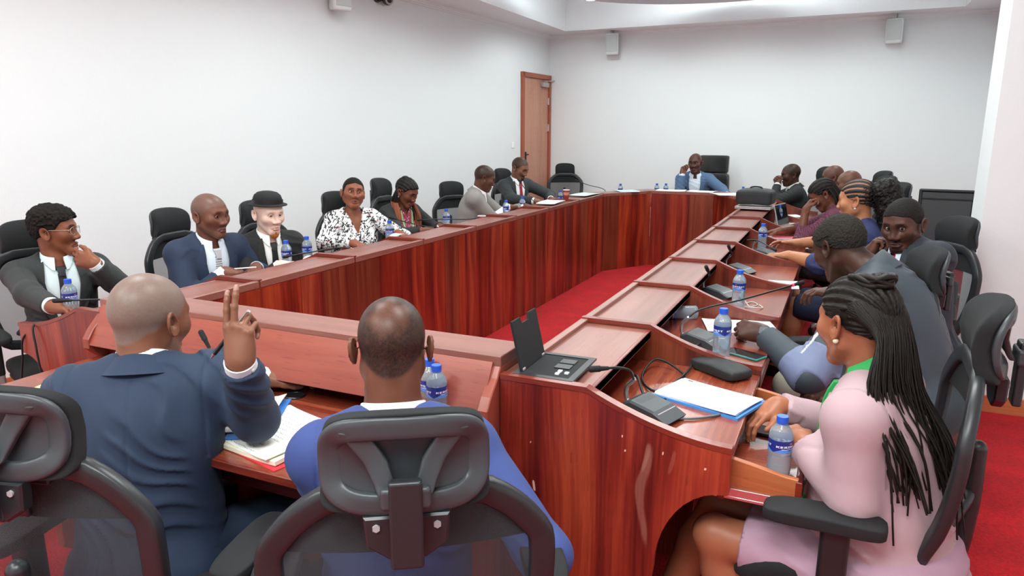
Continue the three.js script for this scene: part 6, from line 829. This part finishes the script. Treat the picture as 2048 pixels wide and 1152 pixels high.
function cup(label, pos, h) { const t = thing('paper_cup', label, 'cup', pos); const g = lathe([[0, 0.002], [0.026, 0.002], [0.036, h - 0.003], [0.0335, h - 0.004], [0.024, 0.006], [0, 0.006]], 30); part('cup_body', g, hex(0x9c3a34, { roughness: 0.6 }), t); part('rim', mv(new THREE.TorusGeometry(0.0355, 0.0028, 8, 30), 0, h, 0, D90), M.white, t); part('band', lathe([[0.0312, h * 0.45], [0.0345, h * 0.75], [0.0347, h * 0.76], [0.0345, h * 0.77]], 30), hex(0xc98a6a, { roughness: 0.6 }), t); return t; }
cup('tall red paper cup on the ledge beside the green papers', [-2.72, LH, -7.3], 0.1);
cup('small red paper cup behind the ledge by the grey jacket', [-2.86, WH + 0.04, -5.55], 0.09);
// power box sunk in the end of the ledge, lid open
{ const t = thing('power_box', 'black cable box with an open notched lid sunk in the right ledge', 'power socket', [-0.755, LH, -1.96], 0.02);
  part('flange', [box(0.19, 0.006, 0.02, 0, 0.003, 0.11), box(0.19, 0.006, 0.02, 0, 0.003, -0.11), box(0.02, 0.006, 0.2, 0.085, 0.003, 0), box(0.02, 0.006, 0.2, -0.085, 0.003, 0)], M.frame, t);
  part('inner_tray', [box(0.15, 0.004, 0.2, 0, 0.0015, 0)], M.matte, t);
  part('socket', [rbox(0.05, 0.004, 0.04, 0.001, 0.025, 0.005, -0.05), rbox(0.05, 0.004, 0.04, 0.001, 0.025, 0.005, 0.0)], M.frame, t);
  for (const [x, z] of [[0.03, 0.045], [0.03, 0.07], [0.055, 0.055]]) part('port', box(0.012, 0.004, 0.014, x, 0.006, z), M.white, t);
  const lid = extrude([[-0.095, 0], [0.095, 0], [0.095, 0.155], [0.035, 0.155], [0.028, 0.135], [-0.028, 0.135], [-0.035, 0.155], [-0.095, 0.155]], 0.006, 0.001); lid.rotateY(D90); lid.rotateZ(0.22); lid.translate(-0.08, 0.004, 0); part('lid', lid, M.matte, t); for (const z of [-0.08, 0.08]) part('hinge', cyl(0.006, 0.006, 0.02, -0.078, 0.008, z, D90), M.silver, t); }
// pulled-out drawer of the first right unit
{ const u = rightRun[0], ox = u.position.x, oz = u.position.z; const dz0 = -1.9 - oz, dz1 = -2.5 - oz, X0 = -0.36 - ox, X1 = -0.035 - ox; const L = dz0 - dz1, zc = (dz0 + dz1) / 2;
  const side = () => { const g = extrude([[X0, 0.685], [X1, 0.685], [X1, 0.742], [X1 - 0.03, 0.744], [X1 - 0.12, 0.762], [X0 + 0.16, 0.77], [X0, 0.77]], 0.014, 0.002); return g; };
  const d = part('drawer', woodUV(box(X1 - X0, 0.012, L, (X0 + X1) / 2, 0.695, zc), 'x'), M.work, u);
  part('drawer_side', woodUV(side().translate(0, 0, dz0 - 0.007), 'x'), M.orange, d); part('drawer_side', woodUV(side().translate(0, 0, dz1 - 0.007), 'x'), M.orange, d); part('drawer_front', woodUV(rbox(0.018, 0.06, L + 0.02, 0.003, X1 + 0.004, 0.708, zc), 'z'), M.panel[0], d);
  for (const z of [dz0 + 0.012, dz1 - 0.012]) part('slide_rail', [rbox(X1 - X0, 0.008, 0.006, 0.001, (X0 + X1) / 2, 0.682, z), rbox(X1 - X0, 0.008, 0.006, 0.001, (X0 + X1) / 2, 0.658, z), rbox(X1 - X0, 0.02, 0.003, 0.001, (X0 + X1) / 2, 0.67, z), rbox(0.012, 0.014, 0.007, 0.001, X1 - 0.24, 0.671, z)], M.steel, d); }
{ const u = leftRun[0], ox = u.position.x, oz = u.position.z; const d = part('drawer', woodUV(box(0.3, 0.012, 0.6, -3.12 - ox, 0.714, -2.2 - oz), 'x'), M.work, u); part('drawer_side', woodUV(rbox(0.3, 0.07, 0.014, 0.003, -3.12 - ox, 0.74, -1.9 - oz), 'x'), M.orange, d); part('slide_rail', rbox(0.3, 0.03, 0.006, 0.002, -3.14 - ox, 0.69, -1.892 - oz), M.steel, d); }
// cables
solo('cable', 'thick black cable looping on the nearest right desk', 'cable', tube([[-0.6, WH + 0.006, -2.28], [-0.56, WH + 0.06, -2.2], [-0.5, WH + 0.012, -2.12], [-0.42, WH + 0.005, -2.3], [-0.46, WH + 0.008, -2.45], [-0.56, WH + 0.03, -2.5], [-0.58, WH + 0.006, -2.35], [-0.5, WH + 0.01, -2.22], [-0.44, WH + 0.014, -2.5], [-0.47, WH + 0.03, -2.66], [-0.46, WH + 0.02, -2.8]], 0.0042, 120, 8), M.cable);
solo('cable', 'grey cable running from the nearest microphone under the blue folder', 'cable', tube([[-0.4, WH + 0.006, -2.02], [-0.33, WH + 0.005, -2.06], [-0.26, WH + 0.005, -2.14], [-0.24, WH + 0.005, -2.22]], 0.004, 40, 8), M.greycable);
solo('earphones', 'white and black earphone wires coiled beside the crossed bottle', 'earphones', mergeGeometries([tube([[-0.45, WH + 0.003, -3.6], [-0.4, WH + 0.02, -3.66], [-0.36, WH + 0.004, -3.6], [-0.33, WH + 0.004, -3.66], [-0.36, WH + 0.004, -3.71], [-0.39, WH + 0.004, -3.66]], 0.0022, 60, 6), tube([[-0.38, WH + 0.003, -3.58], [-0.34, WH + 0.012, -3.55], [-0.3, WH + 0.003, -3.6], [-0.32, WH + 0.003, -3.66]], 0.003, 40, 6)]), hex(0xc9c9c6, { roughness: 0.5 }));
solo('cable', 'thin black cable hanging from the desk end past the knee of the young man', 'cable', tube([[-3.02, WH + 0.01, -2.0], [-3.12, WH + 0.02, -1.9], [-3.2, WH - 0.02, -1.82], [-3.23, 0.66, -1.81], [-3.27, 0.5, -1.8], [-3.31, 0.36, -1.76], [-3.36, 0.2, -1.72], [-3.36, 0.02, -1.7]], 0.0042, 70, 8), M.cable);
solo('cable', 'black and grey cable loop drooping over the left desk end panel', 'cable', tube([[-3.1, WH + 0.025, -1.9], [-3.12, WH + 0.04, -1.82], [-3.1, 0.74, -1.8], [-3.08, 0.6, -1.8], [-3.04, 0.52, -1.8], [-3.01, 0.56, -1.8], [-2.98, 0.5, -1.8]], 0.0045, 60, 8), M.cable);
// pens
{ const a = navyHand.arms.R, B = navyHand.base; const w = (q) => add(toW(a.Hf, ...q), B); const p0 = w([0.092, 0.012, -0.034]), p1 = w([-0.02, 0.128, -0.02]); const t = thing('pen', 'black and silver pen held across the fingers of the raised hand', 'pen', p0); const d = sub(p1, p0), at = (k) => mul(d, k); part('barrel', bar(at(0), at(0.55), 0.0058, 0.0058), M.gloss, t); part('upper_barrel', bar(at(0.55), at(1), 0.0056, 0.005), M.steel, t); part('tip', bar(at(-0.1), at(0), 0.002, 0.0056), M.steel, t); part('clip', bar(add(at(0.66), [0.004, 0.004, 0.004]), add(at(0.96), [0.004, 0.004, 0.004]), 0.0016), M.steel, t); }
{ const t = thing('pen', 'white and blue pen in the hand of the man with the patterned tie', 'pen', [-3.16, 0.862, -3.06]); part('barrel', bar([-0.06, 0, 0.02], [0.07, 0.012, -0.03], 0.004), M.white, t); part('cap', bar([-0.06, 0, 0.02], [-0.085, -0.002, 0.03], 0.0048), M.blueplastic, t); }
scene.traverse((o) => { if (o.isLight && o.shadow && !o.isRectAreaLight) o.castShadow = true; });
renderer.render(scene, camera);
